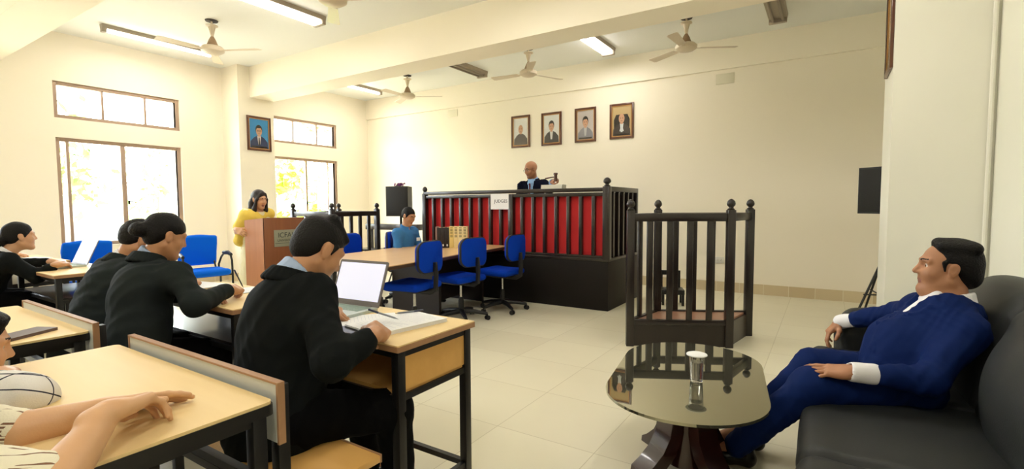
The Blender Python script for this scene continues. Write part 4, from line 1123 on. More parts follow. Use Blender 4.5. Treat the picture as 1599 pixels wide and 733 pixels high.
def hair(style, W, M, s, seed=1):
    S = SD(); g = s
    def half(x, y, z, pitch, keep_k=.015):
        """cuts everything in front of a sloping plane through a point of the head"""
        R = M @ np.array(Matrix.Rotation(math.radians(pitch), 3, 'Y'))
        S.bx(W(x, y, z) - R[:, 2] * .2 * g, np.array([.4, .4, .2]) * g, R, .001, keep_k, 0, -1)
    def E(x, z, r): S.el(W(x, 0, z), np.array(r) * g, M, .025)
    if style == 'short':
        E(-.020, .052, (.098, .080, .084)); E(-.052, .000, (.060, .070, .070))
        for k in range(11):
            a = (k - 5) / 5.0
            S.rc(W(-.03, a * .045, .128), W(.060 + .012 * math.cos(a * 1.6), a * .055 + .012, .094 - .010 * a * a + .006 * math.sin(k * 2.3)), .020 * g, .012 * g, .014)
        half(.093, 0, .058, -50)
    elif style == 'crop':
        E(-.017, .040, (.098, .078, .087)); E(-.050, .005, (.058, .069, .066)); half(.084, 0, .066, -50)
    elif style == 'receding':
        E(-.028, .050, (.094, .084, .086)); E(-.062, .010, (.064, .078, .082)); E(-.085, -.03, (.035, .062, .05))
        for k in range(7):
            a = (k - 3) / 3.0
            S.rc(W(.035, a * .05, .112 - .016 * a * a), W(-.075, a * .062, .098), .016 * g, .022 * g, .02)
        half(.050, 0, .080, -62)
    elif style in ('bun', 'tied'):
        E(-.019, .044, (.102, .082, .089)); E(-.052, -.002, (.060, .072, .068)); half(.090, 0, .052, -48)
        S.el(W(-.132, 0, -.002 if style == 'bun' else -.025), np.array([.045, .05, .044]) * g, M, .016)
        if style == 'tied': S.rc(W(-.135, 0, -.03), W(-.125, .0, -.16), .035 * g, .02 * g, .02)
    elif style == 'long':
        E(-.018, .044, (.104, .084, .090)); S.el(W(-.05, 0, -.06), np.array([.055, .082, .12]) * g, M, .04)
        half(.060, 0, .020, -68)
        for y in (-1, 1):
            S.rc(W(.062, y * .036, .088), W(.052, y * .072, .01), .012 * g, .013 * g, .02)
            S.rc(W(.045, y * .074, .01), W(.034, y * .086, -.13), .016 * g, .026 * g, .02)
            S.rc(W(.034, y * .086, -.13), W(.055, y * .082, -.33), .028 * g, .020 * g, .02)
            S.rc(W(-.05, y * .06, -.05), W(-.05, y * .07, -.30), .05 * g, .035 * g, .03)
        S.rc(W(-.06, 0, -.05), W(-.065, 0, -.32), .055 * g, .04 * g, .04)
    if style != 'long':
        for y in (-1, 1):
            S.el(W(-.002, y * .086, -.010), np.array([.030, .020, .036]) * g, M, .010, 0, -1)
            if style != 'bun': S.rc(W(.024, y * .072, .03), W(.020, y * .0705, -.004), .009 * g, .005 * g, .010)
    return S

def ring(S, c, n, fwd, rx, ry, r, k=.01, mi=0, a0=0, a1=2 * PI, steps=14, drop=0.0):
    """a rolled band about the axis n: collars and cuffs"""
    n = nrm(n); fwd = nrm(np.array(fwd, float) - n * (np.array(fwd, float) @ n)); sd = np.cross(n, fwd)
    pts = [np.array(c) + fwd * math.cos(a) * rx + sd * math.sin(a) * ry - n * drop * (0.5 + 0.5 * math.cos(a)) for a in np.linspace(a0, a1, steps)]
    for p, q in zip(pts[:-1], pts[1:]): S.rc(p, q, r, r, k, mi)

def folds(seed, amp=1.0):
    """cloth folds: broad swells and sharper creases"""
    a = wrinkle(seed, .0042 * amp, 38); rng = np.random.RandomState(seed + 50)
    D = rng.normal(size=(4, 3)); D /= np.linalg.norm(D, axis=1)[:, None]; ph = rng.uniform(0, 6.28, 4); fr = rng.uniform(48, 85, 4)
    def f(P):
        r = a(P)
        for d, p, q in zip(D, ph, fr):
            w_ = P @ d * q + p + 1.6 * np.sin(P @ d[[2, 0, 1]] * q * .35 + p)
            r = r + amp * .0036 * (np.abs(np.sin(w_)) - .64) * (.5 + .5 * np.sin(P @ d[[1, 2, 0]] * 14 + 2 * p))
        return r
    return f

def person(label, J, st):
    """J: joints in the room; st: what the person wears"""
    s = st.get('scale', 1.0)
    base = np.array([J['pelvis'][0], J['pelvis'][1], 0.0])
    root = thing('person', label, 'person', tuple(base))
    J = {k: np.array(v, float) for k, v in J.items()}
    hb, hc = st.get('h', .006), st.get('hc', .009)
    pel, nk = J['pelvis'], J['neck']
    t = nrm(nk - pel); sv = nrm(J['shR'] - J['shL']); fw = np.cross(t, sv); fw = nrm(fw); rt = np.cross(fw, t)
    Tl = np.linalg.norm(nk - pel)
    def put(o):
        o.data.transform(Matrix.Translation(Vector(-base))); return o
    skin = st['skin']
    # body: one surface from crown to fingertips
    B = SD(); bw = st.get('girth', 1.0)
    chest = mixv(pel, nk, .70) ; waist = mixv(pel, nk, .30)
    B.rc(chest, waist, .115 * bw * s, .105 * bw * s, .05, 0, 1, (fw, 1.3)); B.rc(waist, pel, .105 * bw * s, .115 * s, .05, 0, 1, (fw, 1.2))
    B.rc(mixv(J['shL'], nk, .15), mixv(J['shR'], nk, .15), .05 * s, .05 * s, .05)
    B.rc(nk - t * .02, J['head'] - nrm(J['hu']) * .055 * s - nrm(J['hf']) * .015 * s, .060 * s * st.get('neckw', 1), .054 * s * st.get('neckw', 1), .04)
    for sd_ in 'LR':
        B.rc(J['sh' + sd_], J['el' + sd_], .044 * s, .037 * s, .03); B.rc(J['el' + sd_], J['wr' + sd_], .041 * s * st.get('forearm', 1), .027 * s, .02)
        hx = st['hand' + sd_]
        hand(B, J['wr' + sd_], hx['x'], hx['z'], sd_, s * st.get('hs', 1.0), hx.get('curl', ((18, 25, 15),) * 4), hx.get('spread', 3), hx.get('thumb', (.62, .62, -.35)), hx.get('tcurl', 25))
        if 'hip' + sd_ in J:
            B.rc(J['hip' + sd_], J['kn' + sd_], .068 * s, .050 * s, .03); B.rc(J['kn' + sd_], J['an' + sd_], .048 * s, .035 * s, .02)
            B.rc(J['an' + sd_], J['to' + sd_], .03 * s, .022 * s, .02)
    W, M = head(B, J['head'], J['hf'], J['hu'], s, st.get('jaw', 1.0), st.get('face', 1.0), st.get('nose', 1.0), True, st.get('eyes', 'open'))
    if 'chin2' in st: B.el(W(.03, 0, -.115), np.array([.05, .05, .035]) * s * st['chin2'], M, .03)
    put(B.mesh('body', [skin, mat('lips_' + skin.name, st.get('lip', (150, 92, 80)), .4), M_eye, M_iris, M_hair], root, hb))
    if st.get('hair'):
        hs_ = hair(st['hair'], W, M, s)
        put(hs_.mesh('hair', st.get('hairmat', M_hair), root, hb * 1.1, wrinkle(5, .0022, 70)))
    # upper garment
    top = st['top']; ease = st.get('ease', 1.0)
    C = SD(); g = ease * s
    C.rc(chest - fw * .0, waist, .150 * bw * g, .142 * bw * g, .05, 0, 1, (fw, 1.28)); C.rc(waist, pel - t * .02, .142 * bw * g, .165 * bw * g, .06, 0, 1, (fw, 1.12))
    if st.get('belly'): C.el(mixv(pel, nk, .26) + fw * .075, np.array([.15, .17, .16]) * st['belly'], np.stack([fw, rt, t], 1), .08)
    if st.get('hunch'): C.el(mixv(pel, nk, .62) - fw * .055, np.array([.085, .16, .14]) * s, np.stack([fw, rt, t], 1), .08)
    C.rc(mixv(J['shL'], nk, .22) - t * .05, mixv(J['shR'], nk, .22) - t * .05, .066 * g, .066 * g, .06)
    for sd_ in 'LR':
        C.rc(nk - t * .066, J['sh' + sd_] + t * .004, .056 * g, .060 * g, .05)
        e = J['el' + sd_]; wr = J['wr' + sd_]
        if st.get('sleeve', 'long') == 'long':
            a_ = nrm(wr - e); ce = wr - a_ * (st.get('cuff', 0) + .058)
            C.rc(J['sh' + sd_], e, .062 * g, .056 * g, .05); C.rc(e, ce, .056 * g, .043 * g, .03)
            C.rc(ce + a_ * .062, ce + a_ * .16, .034 * s, .038 * s, .006, 0, -1)
        else:
            C.rc(J['sh' + sd_], mixv(J['sh' + sd_], e, st.get('sleeve_to', .85)), .072 * g, .064 * g * st.get('flare', 1), .04)
    if st.get('skirt'):
        C.rc(pel, pel + V(0, 0, -st['skirt']), .17 * s, .22 * s, .08)
    cv = J['head'] - nk
    if st.get('lapel_v'):
        a = nk + fw * .10 - t * .01; b = mixv(pel, nk, st['lapel_v']) + fw * .17 * bw
        C.rc(a, b, .060 * s, .012, .012, 0, -1)
    C.rc(nk - t * .025, nk + nrm(cv) * .14, .060 * s * st.get('neckw', 1), .078 * s * st.get('neckw', 1), .012, 0, -1)
    nw_ = st.get('neckw', 1)
    if st.get('jacket_collar', True):
        ax_ = nrm(cv) * .6 + t
        K = SD()
        for rr_, dz_, th_, kk_ in ((.0765, .018, .0060, .002), (.078, .009, .0070, .010), (.082, -.002, .0080, .010), (.087, -.012, .0080, .010), (.092, -.021, .0075, .010), (.096, -.029, .0060, .010)):
            ring(K, nk - t * .004 - fw * .010 + nrm(ax_) * dz_, ax_, fw, rr_ * s * nw_, rr_ * s * nw_ * 1.02, th_ * s, kk_, 0, .95, 2 * PI - .95, 18, -.008)
        put(K.mesh('jacket_collar', st['topmat'], root, .0055))
    if st.get('lapel_v'):
        def surf(p):
            """where a line along the chest direction meets the jacket front"""
            q = np.array([p + fw * d for d in np.linspace(.42, -.1, 105)])
            F_ = C.field(q, C.p); k_ = np.argmax(F_ < 0)
            return q[k_]
        def at(u_, w_): return mixv(pel, nk, u_) + rt * w_
        lv = st['lapel_v']
        ridges = []
        for sg in (-1, 1):
            edge = [(.93, .070), (.86, .098), (.80, .108), (.79, .088), (.70, .080), (lv - .06, .022)]
            ridges.append([surf(at(a_, sg * w_ * s)) for a_, w_ in edge])
        ridges.append([surf(at(a_, -w_ * s)) for a_, w_ in ((lv - .04, .012), (lv - .2, .014), (.2, .03), (.05, .06))])
        for pts_ in ridges:
            P2 = [mixv(a_, b_, t_) for a_, b_ in zip(pts_[:-1], pts_[1:]) for t_ in (0, .5)] + [pts_[-1]]
            for a_, b_ in zip(P2[:-1], P2[1:]): C.rc(a_, b_, .0065, .0065, .004)
        for u_ in (lv - .10, lv - .24):
            C.el(surf(at(u_, .004)), np.array([.010, .010, .010]), None, .002)
    C_noise = folds(st.get('seed', 3), st.get('wr_amp', 1.0))
    put(C.mesh(top, st['topmat'], root, hc, C_noise))
    # shirt showing at collar, front and cuffs
    if st.get('shirt') is not None:
        D = SD(); nw = st.get('neckw', 1)
        for dz_ in (-.008, .004, .016, .028, .038): ring(D, nk + nrm(cv) * dz_ - fw * .004, cv, fw, (.0665 - dz_ * .06) * s * nw, (.0650 - dz_ * .06) * s * nw, .0078 * s, .006, 0, .30, 2 * PI - .30, 18, .016)
        for sg in (-1, 1):
            p = nk + nrm(cv) * .015 + fw * .058 * s + rt * sg * .022
            D.rc(p, p - t * .045 + fw * .020 + rt * sg * .022, .013, .007, .01)
        if st.get('lapel_v'):
            D.rc(nk + fw * .055 - t * .03, mixv(pel, nk, .45) + fw * .115 * bw, .050 * s, .055, .03, 0, 1, (fw, 1.25))
        put(D.mesh('shirt', st['shirt'], root, .006))
        for sd_ in 'LR':
            e, wr = J['el' + sd_], J['wr' + sd_]; a = nrm(wr - e)
            if st.get('cuff', 0) > 0:
                D = SD(); L = st['cuff']
                D.rc(wr - a * (L + .02), wr - a * .004, .040 * s, .041 * s, .01)
                D.rc(wr - a * .006, wr + a * .05, .032 * s, .032 * s, .006, 0, -1)
                put(D.mesh('shirt_cuff', st['shirt'], root, .005, wrinkle(8, .0016, 60)))
    if st.get('tie') is not None:
        D = SD(); a = nk + fw * .112 * s - t * .04; b = mixv(pel, nk, .5) + fw * .188 * bw
        D.rc(a, a - t * .03, .016, .012, .01); D.rc(a - t * .025, b, .012, .026, .01, 0, 1, (fw, 2.2))
        put(D.mesh('tie', st['tie'], root, .005))
    # trousers, shoes
    if 'hipL' in J:
        D = SD()
        D.rc(J['hipL'], J['hipR'], .105 * s, .105 * s, .06)
        for sd_ in 'LR':
            D.rc(J['hip' + sd_], J['kn' + sd_], .098 * s * st.get('leg', 1), .076 * s * st.get('leg', 1), .04); D.rc(J['kn' + sd_], J['an' + sd_], .075 * s * st.get('leg', 1), .056 * s * st.get('leg', 1), .03)
        put(D.mesh('trousers', st.get('trousers', M_trous), root, hc, folds(11, .8)))
        for sd_ in 'LR':
            an, to = J['an' + sd_], J['to' + sd_]; d = nrm((to - an) * V(1, 1, 0)); zf = st.get('floor', 0.0)
            D = SD(); hl = V(an[0], an[1], zf) - d * .05
            D.rc(hl + V(0, 0, .040), hl + d * .12 + V(0, 0, .045), .036, .036, .03); D.rc(hl + d * .10 + V(0, 0, .034), hl + d * .235 + V(0, 0, .026), .038, .026, .03, 0, 1, (V(0, 0, 1), 1.15))
            D.rc(hl + V(0, 0, .05), hl + V(0, 0, .085) + d * .01, .037, .040, .02)
            D.bx(hl + d * .1 + V(0, 0, -.10), np.array([.4, .4, .10]), None, .001, .004, 0, -1)
            D.rc(hl + d * .02 + V(0, 0, .08), hl + d * .02 + V(0, 0, .14), .034, .040, .01, 0, -1)
            so_ = put(D.mesh('shoe', st.get('shoemat', M_shoe), root, .006))
            kn_ = J['kn' + sd_]; E_ = SD(); E_.rc(V(an[0], an[1], zf + .05), mixv(an, kn_, .28), .036, .042, .01); put(E_.mesh('sock', M_sock, root, .008))
    return root, W, M, put

def glasses(root, W, put, m):
    G = MB()
    for y in (-1, 1):
        c = np.array([W(.101, y * .031, .008)])[0]
        G.tube([W(.100 - .006 * abs(math.cos(a)) * (1 if y * math.cos(a) > 0 else 0), y * .031 + .023 * math.cos(a), .006 + .016 * math.sin(a)) for a in np.linspace(0, 2 * PI, 21)], .0016, 6)
        G.tube([W(.094, y * .055, .012), W(.06, y * .075, .014), W(-.01, y * .084, .012)], .0015, 6)
    G.tube([W(.102, -.009, .010), W(.106, 0, .012), W(.102, .009, .010)], .0015, 6)
    return put(G.build('glasses', m, root))
JOINTS = {
    'man_writing': dict(head=(7.100, -6.489, 1.103), neck=(7.072, -6.575, 1.012), pelvis=(7.120, -6.700, 0.540), shR=(7.200, -6.580, 0.950), shL=(6.860, -6.570, 0.875), elR=(7.430, -6.690, 0.770), wrR=(7.400, -6.475, 0.815), elL=(6.760, -6.480, 0.700), wrL=(6.865, -6.330, 0.815), hipR=(7.210, -6.700, 0.530), hipL=(7.030, -6.700, 0.530), knR=(7.360, -6.360, 0.485), knL=(7.040, -6.260, 0.485), anR=(7.360, -6.330, 0.100), anL=(7.040, -6.220, 0.100), toR=(7.400, -6.150, 0.040), toL=(7.040, -6.050, 0.040), hf=(0.160, 0.800, -0.600), hu=(0.030, 0.580, 0.780)),
    'woman_bun': dict(head=(5.820, -6.492, 1.122), neck=(5.780, -6.546, 1.009), pelvis=(5.930, -6.700, 0.530), shR=(5.990, -6.520, 0.930), shL=(5.660, -6.550, 0.900), elR=(6.170, -6.520, 0.800), wrR=(6.008, -6.265, 0.820), elL=(5.580, -6.520, 0.800), wrL=(5.961, -6.402, 0.812), hipR=(5.880, -6.700, 0.530), hipL=(5.700, -6.700, 0.530), knR=(5.970, -6.280, 0.480), knL=(5.720, -6.260, 0.480), anR=(5.970, -6.240, 0.100), anL=(5.720, -6.220, 0.100), toR=(5.990, -6.050, 0.040), toL=(5.720, -6.050, 0.040), hf=(0.080, 0.930, -0.360), hu=(0.000, 0.360, 0.930)),
    'man_bowed': dict(head=(5.320, -6.427, 1.080), neck=(5.270, -6.482, 0.960), pelvis=(5.420, -6.720, 0.530), shR=(5.470, -6.520, 0.900), shL=(5.150, -6.540, 0.900), elR=(5.560, -6.520, 0.800), wrR=(5.342, -6.197, 0.800), elL=(5.020, -6.520, 0.800), wrL=(5.060, -6.140, 0.800), hipR=(5.390, -6.700, 0.530), hipL=(5.210, -6.700, 0.530), knR=(5.440, -6.280, 0.480), knL=(5.220, -6.260, 0.480), anR=(5.440, -6.240, 0.100), anL=(5.220, -6.220, 0.100), toR=(5.440, -6.050, 0.040), toL=(5.220, -6.050, 0.040), hf=(0.120, 0.850, -0.500), hu=(0.050, 0.500, 0.860)),
    'woman_left': dict(head=(3.120, -6.462, 1.038), neck=(3.100, -6.552, 0.903), pelvis=(2.980, -6.730, 0.530), shR=(3.280, -6.580, 0.850), shL=(2.920, -6.580, 0.860), elR=(3.380, -6.433, 0.721), wrR=(3.417, -6.312, 0.810), elL=(2.800, -6.540, 0.790), wrL=(3.020, -6.240, 0.800), hipR=(3.070, -6.700, 0.530), hipL=(2.890, -6.700, 0.530), knR=(3.120, -6.280, 0.480), knL=(2.900, -6.260, 0.480), anR=(3.120, -6.240, 0.100), anL=(2.900, -6.220, 0.100), toR=(3.120, -6.050, 0.040), toL=(2.900, -6.050, 0.040), hf=(0.050, 0.995, 0.000), hu=(0.000, 0.000, 1.000)),
    'checked': dict(head=(6.575, -7.351, 0.849), neck=(6.592, -7.424, 0.793), pelvis=(6.620, -7.800, 0.530), shR=(6.800, -7.440, 0.790), shL=(6.440, -7.420, 0.790), elR=(7.020, -7.309, 0.777), wrR=(6.800, -7.320, 0.800), elL=(6.380, -7.460, 0.620), wrL=(6.500, -7.440, 0.620), hipR=(6.710, -7.740, 0.530), hipL=(6.530, -7.740, 0.530), knR=(6.720, -7.300, 0.480), knL=(6.530, -7.280, 0.480), anR=(6.720, -7.260, 0.100), anL=(6.530, -7.240, 0.100), toR=(6.720, -7.080, 0.040), toL=(6.530, -7.060, 0.040), hf=(0.030, 0.970, -0.200), hu=(0.000, 0.200, 0.970)),
    'cream': dict(head=(7.260, -7.570, 1.070), neck=(7.240, -7.660, 0.930), pelvis=(7.220, -7.790, 0.530), shR=(7.400, -7.620, 0.830), shL=(7.060, -7.600, 0.850), elR=(7.573, -7.408, 0.768), wrR=(7.473, -7.294, 0.835), elL=(7.270, -7.387, 0.777), wrL=(7.323, -7.257, 0.795), hipR=(7.250, -7.780, 0.530), hipL=(7.070, -7.780, 0.530), knR=(7.250, -7.340, 0.480), knL=(7.070, -7.330, 0.480), anR=(7.250, -7.300, 0.100), anL=(7.070, -7.300, 0.100), toR=(7.250, -7.120, 0.040), toL=(7.070, -7.120, 0.040), hf=(0.000, 0.980, -0.100), hu=(0.000, 0.100, 0.980)),
    'lectern': dict(head=(2.723, -4.164, 1.367), neck=(2.690, -4.165, 1.235), pelvis=(2.620, -4.180, 0.860), shR=(2.700, -4.325, 1.175), shL=(2.660, -4.010, 1.175), elR=(2.620, -4.400, 0.970), wrR=(2.800, -4.500, 1.000), elL=(2.600, -3.960, 0.960), wrL=(2.750, -4.020, 1.060), hipR=(2.640, -4.270, 0.880), hipL=(2.620, -4.110, 0.880), knR=(2.660, -4.270, 0.480), knL=(2.640, -4.110, 0.480), anR=(2.620, -4.270, 0.090), anL=(2.600, -4.110, 0.090), toR=(2.800, -4.270, 0.040), toL=(2.780, -4.110, 0.040), hf=(0.980, 0.100, -0.200), hu=(0.100, 0.000, 1.000)),
    'blue_shirt': dict(head=(4.085, -2.917, 1.140), neck=(4.042, -2.936, 0.979), pelvis=(3.983, -2.943, 0.530), shR=(4.064, -3.106, 0.924), shL=(4.021, -2.765, 0.924), elR=(4.132, -3.166, 0.679), wrR=(4.318, -3.042, 0.619), elL=(4.072, -2.690, 0.679), wrL=(4.288, -2.804, 0.619), hipR=(3.994, -3.032, 0.530), hipL=(3.972, -2.854, 0.530), knR=(4.413, -3.000, 0.500), knL=(4.386, -2.782, 0.500), anR=(4.393, -3.003, 0.100), anL=(4.366, -2.784, 0.100), toR=(4.572, -2.980, 0.040), toL=(4.545, -2.762, 0.040), hf=(0.800, 0.050, -0.380), hu=(0.300, 0.000, 0.950)),
    'judge': dict(head=(5.156, -1.520, 1.795), neck=(5.164, -1.470, 1.640), pelvis=(5.184, -1.380, 1.150), shR=(4.984, -1.480, 1.560), shL=(5.354, -1.490, 1.580), elR=(4.944, -1.560, 1.293), wrR=(5.104, -1.820, 1.343), elL=(5.494, -1.590, 1.483), wrL=(5.681, -1.860, 1.583), hipR=(5.074, -1.380, 1.150), hipL=(5.274, -1.380, 1.150), knR=(5.064, -1.780, 1.100), knL=(5.274, -1.780, 1.100), anR=(5.064, -1.720, 0.730), anL=(5.274, -1.720, 0.730), toR=(5.064, -1.900, 0.660), toL=(5.274, -1.900, 0.660), hf=(-0.420, -0.850, -0.300), hu=(-0.120, -0.250, 0.950)),
    'sofa': dict(head=(9.242, -4.745, 0.981), neck=(9.262, -4.767, 0.829), pelvis=(9.090, -4.870, 0.500), shL=(9.284, -4.938, 0.733), shR=(9.176, -4.542, 0.745), elL=(9.147, -5.144, 0.565), wrL=(8.885, -5.229, 0.575), elR=(9.134, -4.348, 0.684), wrR=(8.861, -4.150, 0.564), hipL=(9.120, -4.970, 0.470), hipR=(9.120, -4.770, 0.470), knL=(8.738, -5.209, 0.478), knR=(8.736, -4.901, 0.485), anL=(8.436, -5.136, 0.100), anR=(8.457, -4.945, 0.120), toL=(8.251, -5.166, 0.030), toR=(8.267, -5.028, 0.030), hf=(-0.985, -0.100, 0.060), hu=(0.060, 0.000, 1.000)),
    'window_person': dict(head=(1.780, -6.462, 1.038), neck=(1.760, -6.552, 0.903), pelvis=(1.640, -6.730, 0.530), shR=(1.940, -6.580, 0.850), shL=(1.580, -6.580, 0.860), elR=(1.980, -6.420, 0.720), wrR=(1.740, -6.200, 0.800), elL=(1.500, -6.480, 0.680), wrL=(1.680, -6.240, 0.800), hipR=(1.730, -6.700, 0.530), hipL=(1.550, -6.700, 0.530), knR=(1.780, -6.280, 0.480), knL=(1.560, -6.260, 0.480), anR=(1.780, -6.240, 0.100), anL=(1.560, -6.220, 0.100), toR=(1.780, -6.050, 0.040), toL=(1.560, -6.050, 0.040), hf=(0.050, 0.995, 0.000), hu=(0.000, 0.000, 1.000)),
}
FLAT = ((6, 8, 6),) * 4
REST = ((16, 22, 14), (18, 24, 16), (20, 26, 18), (24, 28, 18))
PEN = ((38, 42, 18), (46, 48, 22), (58, 56, 30), (66, 58, 34))
FIST = ((70, 80, 50),) * 4
S_ind = skin_mat('warm_brown_skin', (190, 138, 100)); S_lite = skin_mat('light_brown_skin', (208, 160, 124)); S_deep = skin_mat('deep_brown_skin', (178, 124, 90)); S_fair = skin_mat('fair_tan_skin', (216, 168, 124))

def check_cloth(name, base, ink, sx, sz, w, dotted=False, rot=0.0):
    m = bpy.data.materials.new(name); m.use_nodes = True; nt = m.node_tree; b = nt.nodes['Principled BSDF']; b.inputs['Roughness'].default_value = .85
    tc = nt.nodes.new('ShaderNodeTexCoord'); mp = nt.nodes.new('ShaderNodeMapping'); mp.inputs['Rotation'].default_value = (rot, rot * .6, rot * 1.3); sp = nt.nodes.new('ShaderNodeSeparateXYZ')
    nt.links.new(tc.outputs['Object'], mp.inputs['Vector']); nt.links.new(mp.outputs['Vector'], sp.inputs[0])
    def band(sock, per, width):
        d = nt.nodes.new('ShaderNodeMath'); d.operation = 'DIVIDE'; d.inputs[1].default_value = per; nt.links.new(sock, d.inputs[0])
        f = nt.nodes.new('ShaderNodeMath'); f.operation = 'FRACT'; nt.links.new(d.outputs[0], f.inputs[0])
        l = nt.nodes.new('ShaderNodeMath'); l.operation = 'LESS_THAN'; l.inputs[1].default_value = width; nt.links.new(f.outputs[0], l.inputs[0]); return l.outputs[0]
    o = nt.nodes.new('ShaderNodeMath'); o.operation = 'MULTIPLY' if dotted else 'MAXIMUM'
    nt.links.new(band(sp.outputs[0], sx, w), o.inputs[0]); nt.links.new(band(sp.outputs[2], sz, .55 if dotted else w), o.inputs[1])
    mx = nt.nodes.new('ShaderNodeMix'); mx.data_type = 'RGBA'; mx.inputs[6].default_value = (*lin(base), 1); mx.inputs[7].default_value = (*lin(ink), 1)
    nt.links.new(o.outputs[0], mx.inputs[0]); nt.links.new(mx.outputs[2], b.inputs['Base Color'])
    n2 = nt.nodes.new('ShaderNodeTexNoise'); n2.inputs['Scale'].default_value = 300; bp = nt.nodes.new('ShaderNodeBump'); bp.inputs['Strength'].default_value = .15; bp.inputs['Distance'].default_value = .01
    nt.links.new(tc.outputs['Object'], n2.inputs['Vector']); nt.links.new(n2.outputs['Fac'], bp.inputs['Height']); nt.links.new(bp.outputs['Normal'], b.inputs['Normal'])
    MATS[name] = m; return m

Jn = JOINTS
# man writing in front
person('man in black suit bent over a desk, writing beside an open laptop', Jn['man_writing'], dict(
    skin=S_ind, hair='short', top='jacket', topmat=M_suit, shirt=M_shirtb, h=.0042, hc=.007, girth=1.08, ease=1.06, hunch=True, cuff=0, seed=2, hs=1.12, eyes='down',
    handR=dict(x=(-.55, .80, -.05), z=(.55, .25, .80), curl=PEN, spread=1, thumb=(.85, .35, -.45), tcurl=10),
    handL=dict(x=(.62, .70, -.20), z=(.1, -.25, .95), curl=((30, 50, 30), (34, 52, 30), (38, 52, 30), (42, 52, 30)))))
pen('pen in the fist of the man writing beside the laptop', (7.235, -6.20, .792), (7.13, -6.27, .835), (150, 152, 160))
# woman with a bun
person('woman in black suit with a hair bun, writing at the front row', Jn['woman_bun'], dict(
    skin=S_ind, hair='bun', top='jacket', topmat=M_suit2, shirt=M_shirtb, scale=.95, h=.0055, hc=.008, ease=1.05, hunch=True, seed=4, eyes='down', lip=(160, 90, 84),
    handR=dict(x=(-.5, .84, -.05), z=(.45, .2, .85), curl=PEN, thumb=(.85, .35, -.45), tcurl=10),
    handL=dict(x=(.80, .58, -.12), z=(0, 0, 1), curl=REST)))
pen('upright pen in the hand of the woman with a hair bun', (5.80, -6.08, .785), (5.80, -6.13, .90), (70, 66, 64))
person('man in grey-black suit with head bowed, behind the woman with a bun', Jn['man_bowed'], dict(
    skin=S_ind, hair='crop', top='jacket', topmat=M_suit2, shirt=M_shirtw, h=.007, hc=.009, ease=1.06, hunch=True, seed=6,
    handR=dict(x=(-.3, .93, -.1), z=(.3, .1, .9), curl=PEN), handL=dict(x=(.6, .78, -.1), z=(0, 0, 1), curl=REST)))
person('woman in black suit with tied hair, hand resting by a small laptop', Jn['woman_left'], dict(
    skin=S_lite, hair='tied', top='jacket', topmat=M_suit, shirt=M_shirtw, scale=.95, h=.007, hc=.009, ease=1.05, seed=8,
    handR=dict(x=(-.62, .75, -.08), z=(.1, 0, 1), curl=REST), handL=dict(x=(.4, .9, -.1), z=(0, 0, 1), curl=REST)))
person('person by the window wall, hand on loose papers, beyond the woman with tied hair', Jn['window_person'], dict(
    skin=S_lite, hair='short', top='jacket', topmat=M_suit, shirt=M_shirtw, scale=.95, h=.009, hc=.012, ease=1.05, seed=18,
    handR=dict(x=(-.5, .8, -.1), z=(.1, 0, 1), curl=REST), handL=dict(x=(.4, .9, -.1), z=(0, 0, 1), curl=REST)))
M_check = check_cloth('white_check_cloth', (226, 222, 216), (40, 40, 58), .042, .045, .08, False, .5)
M_dot = check_cloth('cream_dotted_stripe_cloth', (238, 230, 204), (128, 92, 66), .022, .008, .18, True, .35)
person('person in white shirt with dark checks, leaning at the black-edged desk', Jn['checked'], dict(
    skin=S_lite, hair='short', top='shirt_top', topmat=M_check, scale=.97, h=.005, hc=.007, sleeve='short', sleeve_to=.96, flare=.98, seed=9, collar_stand=False, jacket_collar=False,
    handR=dict(x=(-.9, .1, -.1), z=(0, 0, 1), curl=REST), handL=dict(x=(.8, .3, -.1), z=(0, 0, 1), curl=REST)))
person('person in cream dotted blouse with bare forearms crossed on a desk', Jn['cream'], dict(
    skin=S_fair, hair='long', top='blouse', topmat=M_dot, scale=.97, h=.0036, hc=.006, sleeve='short', sleeve_to=.93, flare=.98, seed=12, hs=1.04, ease=.86, forearm=1.18,
    handR=dict(x=(-.42, .90, -.06), z=(-.30, -.05, .95), curl=((22, 34, 20), (24, 36, 22), (28, 38, 24), (32, 40, 24)), thumb=(.8, .5, -.3)),
    handL=dict(x=(.10, .99, -.06), z=(-.55, .1, .85), curl=FLAT, spread=2, thumb=(.85, .4, -.2), tcurl=5)))
# woman at the lectern
M_yel = mat('yellow_shawl_cloth', (236, 206, 88), .8, var=.08, vscale=20, bump=.15, bscale=200); M_crm = mat('cream_kurta_cloth', (244, 236, 196), .8, var=.04, vscale=15)
root, W, M, put = person('woman in yellow shawl with long dark hair, standing at a lectern', Jn['lectern'], dict(
    skin=S_lite, hair='long', hairmat=mat('dark_brown_hair', (34, 22, 18), .45, bump=.4, bscale=130), top='kurta', topmat=M_crm, scale=.95, h=.0065, hc=.009, girth=.86, sleeve='short', sleeve_to=.9, skirt=.62, seed=13, eyes='down', lip=(160, 60, 62), trousers=M_crm, shoemat=mat('tan_shoe', (120, 90, 70), .5), collar_stand=False, jacket_collar=False,
    handR=dict(x=(.9, .1, -.3), z=(0, -.8, .5), curl=REST), handL=dict(x=(.9, .1, .1), z=(0, .3, .9), curl=REST)))
D = SD(); Jl = {k: np.array(v, float) for k, v in Jn['lectern'].items()}; nk = Jl['neck']
for sd_ in 'RL':
    D.rc(nk + V(.0, 0, -.045) + (Jl['sh' + sd_] - nk) * .35, Jl['sh' + sd_], .066, .072, .05); D.rc(Jl['sh' + sd_], mixv(Jl['sh' + sd_], Jl['el' + sd_], .72), .072, .072, .04)
D.rc(Jl['shR'] + V(.02, .03, -.05), Jl['shL'] + V(.03, -.03, -.20), .085, .09, .06); D.rc(Jl['shR'] + V(-.02, 0.03, -.08), Jl['elR'] + V(-.02, .05, -.12), .075, .075, .06)
